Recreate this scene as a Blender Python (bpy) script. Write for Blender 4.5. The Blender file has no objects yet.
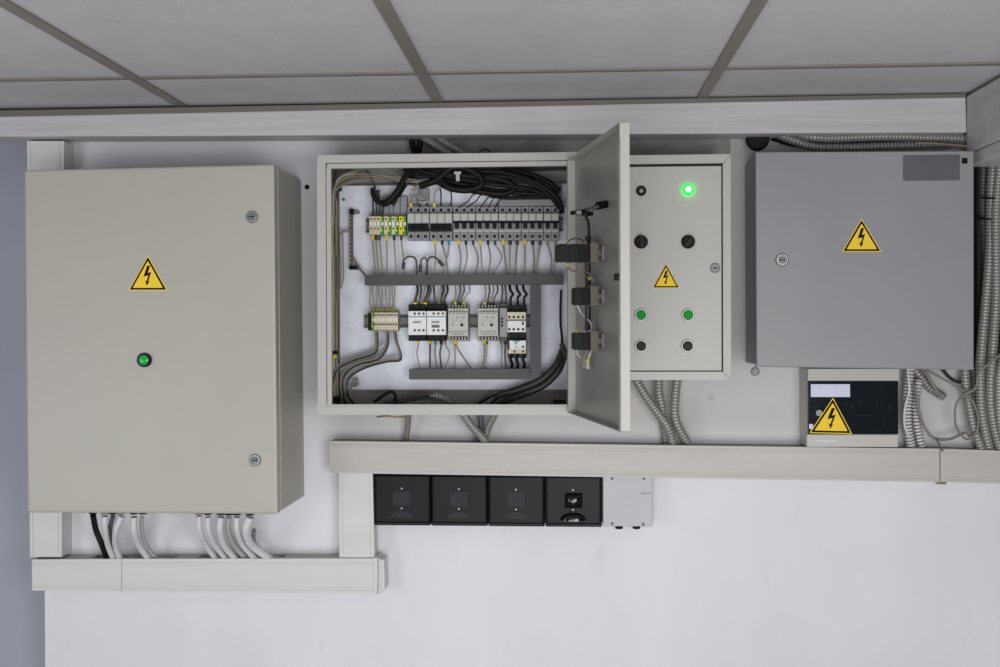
import bpy, math, random
from mathutils import Vector, Matrix
random.seed(7)
C = bpy.context.scene.collection
F = 1110.0; D = 2.6; CZ = 1.70
# ------------------------------------------------------------------ camera
th = math.atan(65/F); ph = 0.005; ro = -0.0030
fwd = Vector((-math.sin(th)*math.cos(ph), math.cos(th)*math.cos(ph), -math.sin(ph)))
r0 = Vector((math.cos(th), math.sin(th), 0)); u0 = r0.cross(fwd)
right = r0*math.cos(ro) + u0*math.sin(ro); up = u0*math.cos(ro) - r0*math.sin(ro)
cam_loc = Vector((0, -D, CZ))
cd = bpy.data.cameras.new('camera'); cam = bpy.data.objects.new('camera', cd); C.objects.link(cam)
cd.sensor_width = 36; cd.lens = F*36/1000; cd.clip_start = 0.01
M = Matrix((right, up, -fwd)).transposed().to_4x4(); M.translation = cam_loc
cam.matrix_world = M
bpy.context.scene.camera = cam

def ray(px, py):
    return fwd + right*((px-500)/F) + up*((333.5-py)/F)
def W(px, py, Y=0.0):
    d = ray(px, py); return cam_loc + d*((Y+D)/d.y)
def onX(px, py, X):
    d = ray(px, py); return cam_loc + d*(X/d.x)
def onZ(px, py, Z):
    d = ray(px, py); return cam_loc + d*((Z-CZ)/d.z)

# ------------------------------------------------------------------ materials
def lin(h):
    h = h.lstrip('#'); v = [int(h[i:i+2], 16)/255 for i in (0, 2, 4)]
    return [c/12.92 if c <= .04045 else ((c+.055)/1.055)**2.4 for c in v] + [1]
MATS = {}
def mat(name, col, rough=.5, metal=0, var=0, vscale=8, bump=0, bscale=200, emit=0, spec=None, coat=0, dirt=0, alpha=1, stretch=None, col2=None):
    m = bpy.data.materials.new(name); m.use_nodes = True; nt = m.node_tree; b = nt.nodes['Principled BSDF']
    c = lin(col); b.inputs['Base Color'].default_value = c
    b.inputs['Roughness'].default_value = rough; b.inputs['Metallic'].default_value = metal
    if spec is not None: b.inputs['Specular IOR Level'].default_value = spec
    if coat: b.inputs['Coat Weight'].default_value = coat; b.inputs['Coat Roughness'].default_value = .05
    tc = None
    def coord(scale):
        nonlocal tc
        g = nt.nodes.new('ShaderNodeNewGeometry'); mp = nt.nodes.new('ShaderNodeMapping')
        nt.links.new(g.outputs['Position'], mp.inputs['Vector'])
        if stretch: mp.inputs['Scale'].default_value = stretch
        n = nt.nodes.new('ShaderNodeTexNoise'); n.inputs['Scale'].default_value = scale; n.inputs['Detail'].default_value = 6
        nt.links.new(mp.outputs['Vector'], n.inputs['Vector']); return n
    if var:
        n = coord(vscale); r = nt.nodes.new('ShaderNodeValToRGB')
        lo = lin(col2) if col2 else [x*(1-var) for x in c[:3]]+[1]
        r.color_ramp.elements[0].position = .32; r.color_ramp.elements[1].position = .68
        r.color_ramp.elements[0].color = lo; r.color_ramp.elements[1].color = [min(1, x*(1+var*.25)) for x in c[:3]]+[1]
        nt.links.new(n.outputs['Fac'], r.inputs['Fac']); last = r.outputs['Color']
        if dirt:
            n2 = coord(vscale*6); r2 = nt.nodes.new('ShaderNodeValToRGB')
            r2.color_ramp.elements[0].position = .60; r2.color_ramp.elements[1].position = .78
            r2.color_ramp.elements[0].color = (0, 0, 0, 1); r2.color_ramp.elements[1].color = (dirt, dirt, dirt, 1)
            mx = nt.nodes.new('ShaderNodeMix'); mx.data_type = 'RGBA'
            nt.links.new(n2.outputs['Fac'], r2.inputs['Fac']); nt.links.new(r2.outputs['Color'], mx.inputs['Factor'])
            nt.links.new(last, mx.inputs['A']); mx.inputs['B'].default_value = [x*.45 for x in c[:3]]+[1]
            last = mx.outputs['Result']
        nt.links.new(last, b.inputs['Base Color'])
    if bump:
        n = coord(bscale); bp = nt.nodes.new('ShaderNodeBump'); bp.inputs['Strength'].default_value = bump; bp.inputs['Distance'].default_value = .002
        nt.links.new(n.outputs['Fac'], bp.inputs['Height']); nt.links.new(bp.outputs['Normal'], b.inputs['Normal'])
    if emit:
        b.inputs['Emission Color'].default_value = c; b.inputs['Emission Strength'].default_value = emit
    if alpha < 1: b.inputs['Alpha'].default_value = alpha
    MATS[name] = m; return m
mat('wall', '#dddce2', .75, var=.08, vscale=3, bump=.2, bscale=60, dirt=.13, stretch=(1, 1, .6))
mat('wall_blue', '#a3a6b3', .8, var=.08, vscale=4)
mat('concrete', '#9b9997', .9, var=.35, vscale=14, bump=.8, bscale=60, dirt=.5)
mat('side_wall', '#a5a4a4', .8, var=.05)
mat('floor', '#8a8782', .6, var=.2, vscale=4)
mat('tile', '#bcbbbf', .9, var=.06, vscale=10, dirt=.12, bump=.5, bscale=150)
mat('tbar', '#87817b', .45, metal=.3, var=.08, vscale=20)
mat('tbar_edge', '#6a655f', .6)
mat('beam', '#bbb9bc', .6, var=.13, vscale=12, bump=.4, bscale=40, stretch=(.25, 1, 6), dirt=.12)
mat('box_beige', '#a9a69e', .42, var=.025, vscale=6, bump=.05, bscale=500)
mat('box_cream', '#afada8', .42, var=.025, vscale=6, bump=.05, bscale=500)
mat('box_grey', '#898a8e', .45, var=.05, vscale=5, bump=.04, bscale=500)
mat('box_in', '#8a8883', .5, var=.05)
mat('door_inner', '#9b9893', .38, metal=.35, var=.06, vscale=5)  # cream door paint darkened here: shade of the side-facing leaf is in the colour
mat('dark_gap', '#1c1b1b', .8)
mat('galv', '#dfe2ec', .5, metal=0, var=.13, vscale=28)
mat('trunk', '#cdccca', .45, var=.05, vscale=9, stretch=(.4, 1, 3), dirt=.08)
mat('trunk_old', '#b9b6b1', .5, var=.07, vscale=9, stretch=(.4, 1, 3), dirt=.15)
mat('dust', '#8b8681', .85, var=.2, vscale=25)
mat('trunk_in', '#b3b2b0', .6)
mat('duct', '#434346', .55, var=.06, vscale=30)
mat('duct_light', '#8b8c90', .6)
mat('black', '#070708', .5, spec=.2)
mat('black_gloss', '#0b0c0e', .4, spec=.15)
mat('black_dome', '#0b0c0e', .06)
mat('black_mid', '#0f1113', .4, spec=.2)
mat('rubber', '#0f0f10', .6, spec=.25)
mat('cable_dark', '#2a2825', .5)
mat('cable_brown', '#4a443f', .5)
mat('cable_grey', '#7b756d', .5)
mat('cable_white', '#cfcfd2', .5, spec=.3)
mat('wire_beige', '#8f8576', .5)
mat('yellow', '#e2c91e', .5)
mat('yellow_wire', '#a3962e', .5)
mat('sign_yellow', '#ecc938', .6, spec=.2)
mat('sign_black', '#0c0c0c', .6, spec=.15)
mat('green', '#138c2c', .35)
mat('green_dark', '#16301f', .5)
mat('green_btn', '#0c8a26', .5, spec=.15)
mat('green_lit', '#22ee3c', .4, emit=3.0)
mat('green_core', '#e6ffe8', .4, emit=5)
mat('green_lens', '#0c9540', .2, emit=.15)
mat('brown_btn', '#2e2421', .5, spec=.15)
mat('chrome', '#a2a4a7', .5, metal=1)
mat('collar', '#5f584c', .5)
mat('boss', '#25282c', .5, spec=.2)
mat('cable_pale', '#aeacab', .5)
mat('steel', '#7d7d7e', .55, metal=.8)
mat('conduit', '#9a9894', .4, metal=.35)
mat('conduit_groove', '#75726e', .6)  # groove grime plus crease shading, both set in the colour
mat('conduit_dark', '#5e5e60', .5, metal=.2)
mat('terminal', '#c9c0a6', .5)
mat('breaker', '#a2a2a3', .45)
mat('breaker_dark', '#838385', .45)
mat('relay', '#b4b2aa', .45)
mat('relay_grey', '#8d8d8c', .5)
mat('contactor', '#dcdcdb', .4)
mat('blue', '#3f8fb0', .4)
mat('brass', '#a08c60', .4, metal=.6)
mat('label_white', '#c9cbe0', .5)
mat('label_grey', '#56585c', .45, var=.1, vscale=40)
mat('window_dark', '#141a20', .09, spec=.2)
mat('jbox_grey', '#b5b5b9', .5, var=.03)
mat('copper_print', '#a07a60', .6)
mat('stain', '#b3aea6', .9)

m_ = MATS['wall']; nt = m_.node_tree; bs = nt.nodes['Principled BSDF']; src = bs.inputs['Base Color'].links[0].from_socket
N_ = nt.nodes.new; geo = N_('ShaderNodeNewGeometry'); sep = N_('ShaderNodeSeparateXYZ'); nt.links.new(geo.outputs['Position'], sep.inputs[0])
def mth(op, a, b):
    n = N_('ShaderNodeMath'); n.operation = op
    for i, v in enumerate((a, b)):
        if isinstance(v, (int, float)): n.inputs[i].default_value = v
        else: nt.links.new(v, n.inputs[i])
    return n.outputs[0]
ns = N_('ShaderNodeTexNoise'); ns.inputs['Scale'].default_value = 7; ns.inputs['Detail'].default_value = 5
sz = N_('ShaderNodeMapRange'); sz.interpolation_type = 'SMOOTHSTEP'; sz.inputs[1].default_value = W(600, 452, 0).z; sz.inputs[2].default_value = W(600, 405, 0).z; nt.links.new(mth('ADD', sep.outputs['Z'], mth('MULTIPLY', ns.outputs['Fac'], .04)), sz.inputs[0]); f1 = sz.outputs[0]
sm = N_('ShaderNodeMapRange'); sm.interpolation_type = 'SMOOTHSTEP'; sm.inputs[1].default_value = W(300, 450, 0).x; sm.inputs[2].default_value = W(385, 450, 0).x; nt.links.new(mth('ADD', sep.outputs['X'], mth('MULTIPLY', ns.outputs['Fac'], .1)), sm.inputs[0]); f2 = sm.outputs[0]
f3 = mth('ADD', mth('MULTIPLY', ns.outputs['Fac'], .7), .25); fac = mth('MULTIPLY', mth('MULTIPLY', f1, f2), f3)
mx = N_('ShaderNodeMix'); mx.data_type = 'RGBA'; nt.links.new(fac, mx.inputs['Factor']); nt.links.new(src, mx.inputs['A']); mx.inputs['B'].default_value = lin('#9f9a94')  # grimy tone above the trunking, reaching left to paint shade in the cabinet gap
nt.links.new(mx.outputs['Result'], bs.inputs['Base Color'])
# ------------------------------------------------------------------ mesh builder
WL = {}
class MB:
    def __init__(s): s.v = []; s.f = []; s.m = []; s.mats = []; s.sm = []
    def mi(s, m):
        if m not in s.mats: s.mats.append(m)
        return s.mats.index(m)
    def add(s, vs, fs, m, smooth=False):
        o = len(s.v); s.v += [Vector(v) for v in vs]; k = s.mi(m)
        for f in fs: s.f.append([o+i for i in f]); s.m.append(k); s.sm.append(smooth)
        return s
    def box(s, x0, x1, y0, y1, z0, z1, m, T=None):
        vs = [Vector((x, y, z)) for x in (x0, x1) for y in (y0, y1) for z in (z0, z1)]
        if T: vs = [T(v) for v in vs]
        return s.add(vs, [(0,1,3,2),(4,6,7,5),(0,4,5,1),(2,3,7,6),(0,2,6,4),(1,5,7,3)], m)
    def prism(s, poly, off, m):      # poly: list of 3D points; off: vector
        n = len(poly); a = [Vector(p) for p in poly]; b = [p+Vector(off) for p in a]
        fs = [tuple(range(n)), tuple(reversed(range(n, 2*n)))]
        for i in range(n): fs.append((i, n+i, n+(i+1) % n, (i+1) % n))
        return s.add(a+b, fs, m)
    def q(s, c, Yf, Yb, m):          # quad seen in the photo (tl,tr,br,bl pixels) on plane Yf, extruded straight back to Yb
        return s.prism([W(x, y, Yf) for x, y in c], (0, Yb-Yf, 0), m)
    def r(s, x0, y0, x1, y1, Yf, Yb, m):
        a = W(x0, (y0+y1)/2, Yf).x; b = W(x1, (y0+y1)/2, Yf).x; t = W((x0+x1)/2, y0, Yf).z; l = W((x0+x1)/2, y1, Yf).z
        return s.box(a, b, Yf, Yb, l, t, m)
    def tube(s, pts, r, m, seg=10, rib=0, step=None, ribamp=.16, caps=True, sub=8, m2=None):
        P = [Vector(p) for p in pts]
        if len(P) > 2:
            Q = []; E = [P[0]*2-P[1]]+P+[P[-1]*2-P[-2]]
            for i in range(1, len(E)-2):
                a, b, c, d = E[i-1:i+3]
                for k in range(sub):
                    t = k/sub
                    Q.append(.5*((2*b)+(c-a)*t+(2*a-5*b+4*c-d)*t*t+(3*b-a-3*c+d)*t**3))
            Q.append(P[-1]); P = Q
        if rib:
            L = [0]
            for i in range(1, len(P)): L.append(L[-1]+(P[i]-P[i-1]).length)
            n = max(4, int(L[-1]/(rib/4))); Q = []; j = 0
            for k in range(n+1):
                t = L[-1]*k/n
                while j < len(L)-2 and L[j+1] < t: j += 1
                Q.append(P[j].lerp(P[j+1], (t-L[j])/max(1e-9, L[j+1]-L[j])))
            P = Q
        n = len(P); vs = []; T = (P[1]-P[0]).normalized()
        N = T.cross(Vector((.3, .5, .8))).normalized()
        for i in range(n):
            t = (P[min(i+1, n-1)]-P[max(i-1, 0)]).normalized()
            N = (N-t*N.dot(t)).normalized(); B = t.cross(N)
            rr = r if not callable(r) else r(i/(n-1))
            if rib: rr *= (1+ribamp*(1, .35, -1, .35)[i % 4])
            for k in range(seg):
                a = 2*math.pi*k/seg; vs.append(P[i]+(N*math.cos(a)+B*math.sin(a))*rr)
        if rib and m2:
            for lo_, mm in ((0, m), (1, m2)):
                fs = [(i*seg+k, i*seg+(k+1) % seg, (i+1)*seg+(k+1) % seg, (i+1)*seg+k) for i in range(n-1) for k in range(seg) if ((i % 4) in (1, 2)) == bool(lo_)]
                s.add(vs, fs, mm, True)
        else:
            fs = [(i*seg+k, i*seg+(k+1) % seg, (i+1)*seg+(k+1) % seg, (i+1)*seg+k) for i in range(n-1) for k in range(seg)]
            s.add(vs, fs, m, True)
        if caps:
            s.add(vs[:seg], [tuple(reversed(range(seg)))], m2 or m); s.add(vs[-seg:], [tuple(range(seg))], m2 or m)
        return s
    def cyl(s, p, d, r, m, seg=24, r2=None):   # from p along vector d
        p = Vector(p); d = Vector(d)
        return s.tube([p, p+d], (lambda t: r+(r2-r)*t) if r2 is not None else r, m, seg)
    def lathe(s, p, d, prof, m, seg=28):        # prof: list of (distance along d, radius)
        p = Vector(p); d = Vector(d).normalized(); N = d.cross(Vector((.2, .3, .9))).normalized(); B = d.cross(N); vs = []
        for h, r in prof:
            for k in range(seg):
                a = 2*math.pi*k/seg; vs.append(p+d*h+(N*math.cos(a)+B*math.sin(a))*max(r, 1e-5))
        n = len(prof)
        fs = [(i*seg+k, i*seg+(k+1) % seg, (i+1)*seg+(k+1) % seg, (i+1)*seg+k) for i in range(n-1) for k in range(seg)]
        fs.append(tuple(range((n-1)*seg, n*seg)))
        return s.add(vs, fs, m, False)
    def build(s, name, parent=None, bevel=0, kind=None, label=None, cat=None, group=None, origin=None):
        me = bpy.data.meshes.new(name); lo = Vector([min(v[i] for v in s.v) for i in range(3)]); hi = Vector([max(v[i] for v in s.v) for i in range(3)])
        o_ = origin or (lo+hi)/2
        me.from_pydata([v-o_ for v in s.v], [], s.f)
        for m in s.mats: me.materials.append(MATS[m])
        for i, p in enumerate(me.polygons): p.material_index = s.m[i]; p.use_smooth = s.sm[i]
        me.validate(); me.update()
        import bmesh
        bm = bmesh.new(); bm.from_mesh(me); bmesh.ops.recalc_face_normals(bm, faces=bm.faces); bm.to_mesh(me); bm.free()
        o = bpy.data.objects.new(name, me); C.objects.link(o)
        if parent: o.parent = parent; o.location = o_-WL[parent.name]
        else: o.location = o_
        WL[o.name] = o_
        if bevel:
            b = o.modifiers.new('Bevel', 'BEVEL'); b.width = bevel; b.segments = 2; b.limit_method = 'ANGLE'; b.angle_limit = math.radians(40)
        if label: tag(o, label, cat, group)
        if kind: o['kind'] = kind
        return o
def tag(o, label, cat, group=None):
    o['label'] = label; o['category'] = cat
    if group: o['group'] = group
def thing(name, loc, label, cat, group=None):
    o = bpy.data.objects.new(name, None); C.objects.link(o); o.empty_display_size = .02
    o.location = loc; WL[o.name] = Vector(loc); tag(o, label, cat, group); return o
ORD = ['first', 'second', 'third', 'fourth', 'fifth', 'sixth', 'seventh', 'eighth', 'ninth', 'tenth', 'eleventh', 'twelfth', 'thirteenth', 'fourteenth', 'fifteenth', 'sixteenth', 'seventeenth', 'eighteenth', 'nineteenth', 'twentieth']

# ------------------------------------------------------------------ the room
CEIL = W(560, 99.5, -.09).z
XL = -2.9; XR = 2.6; YB = -3.6
xe = W(45, 630, 0).x
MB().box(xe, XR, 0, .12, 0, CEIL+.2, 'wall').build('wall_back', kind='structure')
MB().box(XL, xe+.01, .14, .16, 0, CEIL+.2, 'wall_blue').build('wall_left', kind='structure')
MB().box(XL-.1, XL, YB, .12, 0, CEIL+.2, 'side_wall').build('wall_left_side', kind='structure')
MB().box(XR, XR+.1, YB, .12, 0, CEIL+.2, 'side_wall').build('wall_right', kind='structure')
MB().box(XL-.1, XR+.1, YB, .12, -.1, 0, 'floor').build('floor', kind='structure')
# bare concrete strip of the wall over the middle cabinets
a = W(424, 150, 0); b = W(730, 150, 0)
MB().box(a.x, b.x, -.006, 0, W(500, 172, 0).z, CEIL+.1, 'concrete').build('trim_6', kind='structure')

# ceiling: mineral tiles in a T-bar grid
bx = [W(179.5, 109, -.09).x, W(437.5, 102, -.09).x, W(702.5, 97, -.09).x]
sp = (bx[2]-bx[0])/2
gx = [bx[0]-2*sp, bx[0]-sp, bx[0], bx[1], bx[2], bx[2]+sp, bx[2]+2*sp]
y1 = onZ(437, 74, CEIL).y
gy = [-.03, y1, y1-.6, y1-1.2, y1-1.8, y1-2.4]
t = MB()
for i in range(len(gx)-1):
    for j in range(len(gy)-1):
        t.box(gx[i]+.004, gx[i+1]-.004, gy[j+1]+.004, gy[j]-.004, CEIL+.004, CEIL+.018, 'tile')
t.box(XL-.1, XR+.1, YB, .12, CEIL+.16, CEIL+.2, 'side_wall')
t.build('ceiling', kind='structure')
n = 1
for x in gx:
    g = MB(); g.box(x-.012, x+.012, gy[-1], gy[0], CEIL-.001, CEIL+.003, 'tbar'); g.box(x-.002, x+.002, gy[-1], gy[0], CEIL+.003, CEIL+.035, 'tbar_edge')
    g.build('ceiling_trim_%d' % n, kind='structure'); n += 1
for y in gy[1:]:
    g = MB(); g.box(gx[0], gx[-1], y-.009, y+.009, CEIL, CEIL+.0035, 'tbar'); g.box(gx[0], gx[-1], y-.002, y+.002, CEIL+.0035, CEIL+.03, 'tbar_edge')
    g.build('ceiling_trim_%d' % n, kind='structure'); n += 1
g = MB(); g.q([(-60, 111.5), (966, 93.5), (966, 97.5), (-60, 118.5)], -.086, -.03, 'tbar_edge'); g.build('trim_1', kind='structure')
g = MB(); g.q([(-60, 117.5), (966, 97), (967, 132.5), (-60, 137)], -.09, -.012, 'beam'); g.build('trim_2', kind='structure', bevel=.003)
# the duct-like beam running from the wall towards the room at the right
xb = W(967, 120, -.09).x; zb = W(968, 153, -.09).z
g = MB(); g.box(xb, xb+.28, -2.2, -.085, zb, CEIL-.005, 'beam'); g.build('trim_3', kind='structure', bevel=.003)
g = MB(); g.box(xb+.004, xb+.27, -2.2, -.087, W(968, 167, -.09).z, zb, 'beam'); g.build('trim_4', kind='structure', bevel=.006)

# ------------------------------------------------------------------ shared makers
def sticker(parent, apex, bl, br, Y, name='warning_sticker'):
    A = W(*apex, Y); L = W(*bl, Y); R = W(*br, Y); c = (A+L+R)/3; g = MB()
    for k, (s, m) in enumerate([(1.0, 'sign_yellow'), (.93, 'sign_black'), (.77, 'sign_yellow')]):
        pts = [c+(p-c)*s for p in (A, R, L)]; rr = []
        for i in range(3):            # rounded corners
            p = pts[i]; a = pts[i-1]; b = pts[(i+1) % 3]
            for t in (.06, .02): rr.append(p.lerp(a, t))
            for t in (.02, .06): rr.append(p.lerp(b, t))
        g.prism([p+Vector((0, -.0004*(k+1), 0)) for p in rr], (0, .0004, 0), m)
    H = (A-(L+R)/2); U = (R-L).normalized()*H.length; base = (L+R)/2
    bolt = [(-.02, .71), (.07, .71), (.0, .50), (.10, .53), (.012, .25), (.05, .27), (-.03, .13), (-.075, .29), (-.035, .26), (.02, .43), (-.12, .40)]
    g.prism([base+U*u+H*v+Vector((0, -.0016, 0)) for u, v in bolt], (0, .0004, 0), 'sign_black')
    return g.build(name, parent)
def cam_lock(parent, px, py, Y, r=.0135, name='lock', core='steel'):
    p = W(px, py, Y); g = MB(); g.lathe(p, (0, -1, 0), [(0, r), (.002, r), (.004, r*.85), (.004, r*.7), (.0015, r*.62), (.0015, 0)], 'chrome')
    g.lathe(p, (0, -1, 0), [(0, r*.5), (.004, r*.5), (.005, r*.42), (.005, 0)], core)
    g.box(p.x-r*.42, p.x+r*.42, p.y-.0056, p.y-.005, p.z-.001, p.z+.001, 'sign_black')
    return g.build(name, parent)
def ring_box(g, c_out, w, Yf, Yb, m):   # frame ring from pixel rect with inner pixel rect w
    (x0, y0, x1, y1), (a0, b0, a1, b1) = c_out, w
    g.r(x0, y0, x1, b0, Yf, Yb, m); g.r(x0, b1, x1, y1, Yf, Yb, m)
    zt = W((x0+x1)/2, b0, Yf).z; zl = W((x0+x1)/2, b1, Yf).z
    ym = (y0+y1)/2
    X = [W(v, ym, Yf).x for v in (x0, a0, a1, x1)]
    g.box(X[0], X[1], Yf, Yb, zl, zt, m); g.box(X[2], X[3], Yf, Yb, zl, zt, m)

# ------------------------------------------------------------------ large closed cabinet at left
Y1 = -.25
q1 = [(23.8, 170), (274, 164), (277.6, 514.3), (27, 512.8)]
o = thing('electrical_cabinet', W(150, 513, -.12), 'large closed beige electrical cabinet with a green lamp, at the left end', 'cabinet')
P = [W(x, y, Y1) for x, y in q1]
def inset(P, d):
    return [P[0]+Vector((d, 0, -d)), P[1]+Vector((-d, 0, -d)), P[2]+Vector((-d, 0, d)), P[3]+Vector((d, 0, d))]
g = MB(); g.prism([p+Vector((0, .037, 0)) for p in inset(P, .001)], (0, .214, 0), 'box_beige'); g.build('body', o, bevel=.003)
g = MB(); g.prism([p+Vector((0, .028, 0)) for p in inset(P, .008)], (0, .009, 0), 'dark_gap'); g.build('door_gasket', o)
g = MB(); g.prism(P, (0, .03, 0), 'box_beige'); d = g.build('door', o, bevel=.005)
sticker(d, (148, 255.5), (128.5, 290.5), (167.5, 290.5), Y1)
cam_lock(d, 252, 217, Y1); cam_lock(d, 255, 460, Y1)
p = W(145, 360, Y1); g = MB(); g.lathe(p, (0, -1, 0), [(0, .0155), (.006, .0155), (.009, .0145), (.009, .0115), (.007, .0115), (.007, 0)], 'black')
for k in range(7):
    g.lathe(p+Vector((0, -.007, 0)), (0, -1, 0), [(0, .0115-.0016*k), (.0012*k*.5+.001, .0113-.0016*k)], 'green_lens')
g.lathe(p+Vector((0, -.007, 0)), (0, -1, 0), [(0, .0115), (.003, .0105), (.0055, .006), (.006, 0)], 'green_lens')
g.build('indicator_lamp', d)
zbot = W(150, 513.3, Y1).z
for px in (93, 105, 113, 121, 134, 143, 199, 208, 221, 229, 237, 250):
    q = W(px, 519, -.16); g = MB(); g.lathe((q.x, q.y, zbot+.004), (0, 0, -1), [(0, .0125), (.012, .0125), (.014, .010), (.021, .0088), (.021, 0)], 'black' if px not in (105, 121, 199) else 'cable_grey', 12)
    g.build('cable_gland', o)

# ------------------------------------------------------------------ trunking
def trunk_h(name, label, l, r, Yf, openings=None, topm='trunk_in', mt='trunk'):
    # l = (x, ytop, ybot) at the left end; r at the right end; horizontal length of lidded trunking
    o = thing(name, W((l[0]+r[0])/2, (l[2]+r[2])/2, Yf/2), label, 'cable trunking')
    L = [W(l[0], l[1], Yf), W(l[0], l[2], Yf)]; R = [W(r[0], r[1], Yf), W(r[0], r[2], Yf)]
    def pt(t, v, y): a = L[1].lerp(L[0], v); b = R[1].lerp(R[0], v); p = a.lerp(b, t); return Vector((p.x, y, p.z))
    prof = [(0, .012), (0, 0), (.09, 0), (.09, .0015), (.11, .0015), (.11, 0), (.17, 0), (.17, .001), (.18, .001), (.18, 0), (.82, 0), (.82, .001), (.83, .001), (.83, 0), (.89, 0), (.89, .0015), (.91, .0015), (.91, 0), (1, 0), (1, .012)]
    g = MB(); vs = [pt(0, v, Yf+d) for v, d in prof]+[pt(1, v, Yf+d) for v, d in prof]; n = len(prof)
    g.add(vs, [(i, i+1, n+i+1, n+i) for i in range(n-1)]+[tuple(range(n)), tuple(range(n, 2*n))]+[(0, n, 2*n-1, n-1)], mt); g.build('cover', o)
    g = MB(); e = .02
    def slab(t0, t1, v0, v1, ya, yb, m=mt):
        ps = [pt(t0, v0, ya), pt(t1, v0, ya), pt(t1, v1, ya), pt(t0, v1, ya)]; g.prism(ps, (0, yb-ya, 0), m)
    slab(0, 1, .02, .98, -.004, 0, 'trunk_in'); slab(0, 1, .02, .05, Yf+.012, -.004)
    if openings is None: openings = [(0, 1)]
    for t0, t1 in openings: slab(t0, t1, .95, .98, Yf+.012, -.004, topm)
    # end plates
    slab(0, .004, .03, .95, Yf+.012, -.004); slab(.996, 1, .03, .95, Yf+.012, -.004)
    g.build('base', o)
    return o
def trunk_v(name, label, t, b, Yf):
    # t = (xl, xr, y) top, b = (xl, xr, y) bottom
    o = thing(name, W((b[0]+b[1])/2, b[2], Yf/2), label, 'cable trunking')
    A = [W(t[0], t[2], Yf), W(t[1], t[2], Yf)]; B = [W(b[0], b[2], Yf), W(b[1], b[2], Yf)]
    def pt(s, v, y): p = B[0].lerp(B[1], v).lerp(A[0].lerp(A[1], v), s); return Vector((p.x, y, p.z))
    prof = [(0, .012), (0, 0), (.09, 0), (.09, .0015), (.11, .0015), (.11, 0), (.89, 0), (.89, .0015), (.91, .0015), (.91, 0), (1, 0), (1, .012)]
    g = MB(); vs = [pt(0, v, Yf+d) for v, d in prof]+[pt(1, v, Yf+d) for v, d in prof]; n = len(prof)
    g.add(vs, [(i, i+1, n+i+1, n+i) for i in range(n-1)]+[tuple(range(n)), tuple(range(n, 2*n))]+[(0, n, 2*n-1, n-1)], 'trunk'); g.build('cover', o)
    g = MB()
    for v0, v1, ya, yb in ((.02, .98, -.004, 0), (.02, .05, Yf+.012, -.004), (.95, .98, Yf+.012, -.004)):
        g.prism([pt(0, v0, ya), pt(0, v1, ya), pt(1, v1, ya), pt(1, v0, ya)], (0, yb-ya, 0), 'trunk')
    g.build('base', o); return o
YT = -.065
trunk_v('cable_trunking', 'white vertical trunking behind the large beige cabinet, far left', (27, 64, 141), (30, 61.5, 557), YT+.006)
trunk_h('cable_trunking', 'short left length of the lowest white trunking, left of its seam', (32, 559.5, 590.5), (121.5, 559, 591.5), YT, [(0, .62)])
trunk_h('cable_trunking', 'longer length of the lowest white trunking, right of its seam', (122, 559, 591.5), (376, 558.5, 594), YT, [(.2, .29), (.63, 1)])
g = MB(); g.q([(375.5, 558), (384, 559.5), (385, 590), (377, 594.3)], YT+.012, 0, 'trunk'); g.q([(373, 557.5), (377.5, 557.5), (377.5, 594.8), (373, 594.8)], YT-.002, 0, 'trunk')
g.build('trunking_end_cap', bevel=.002, label='white end cap closing the right end of the lowest trunking', cat='end cap')
trunk_v('cable_trunking', 'white vertical trunking joining the middle and lowest trunking beside the black boxes', (339, 372.5, 472), (339.5, 374.5, 557.5), YT+.008)
trunk_h('cable_trunking', 'long beige-white middle trunking running under the open cabinet', (329.5, 441, 473), (939.5, 448.8, 482), YT, topm='dust', mt='trunk_old')
trunk_h('cable_trunking', 'short right end of the middle trunking under the conduit bundle', (940.5, 448.8, 482), (1040, 452, 484.5), YT, topm='dust', mt='trunk_old')
g = MB(); g.r(938, 481.5, 946.5, 482.6, -.04, 0, 'steel'); g.r(938, 482.4, 941, 484.5, -.04, -.02, 'brass'); g.r(943, 482.4, 946.5, 484.5, -.04, -.02, 'steel'); g.build('bracket_clip', label='small rusty clip under the seam of the middle trunking', cat='clip')

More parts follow.
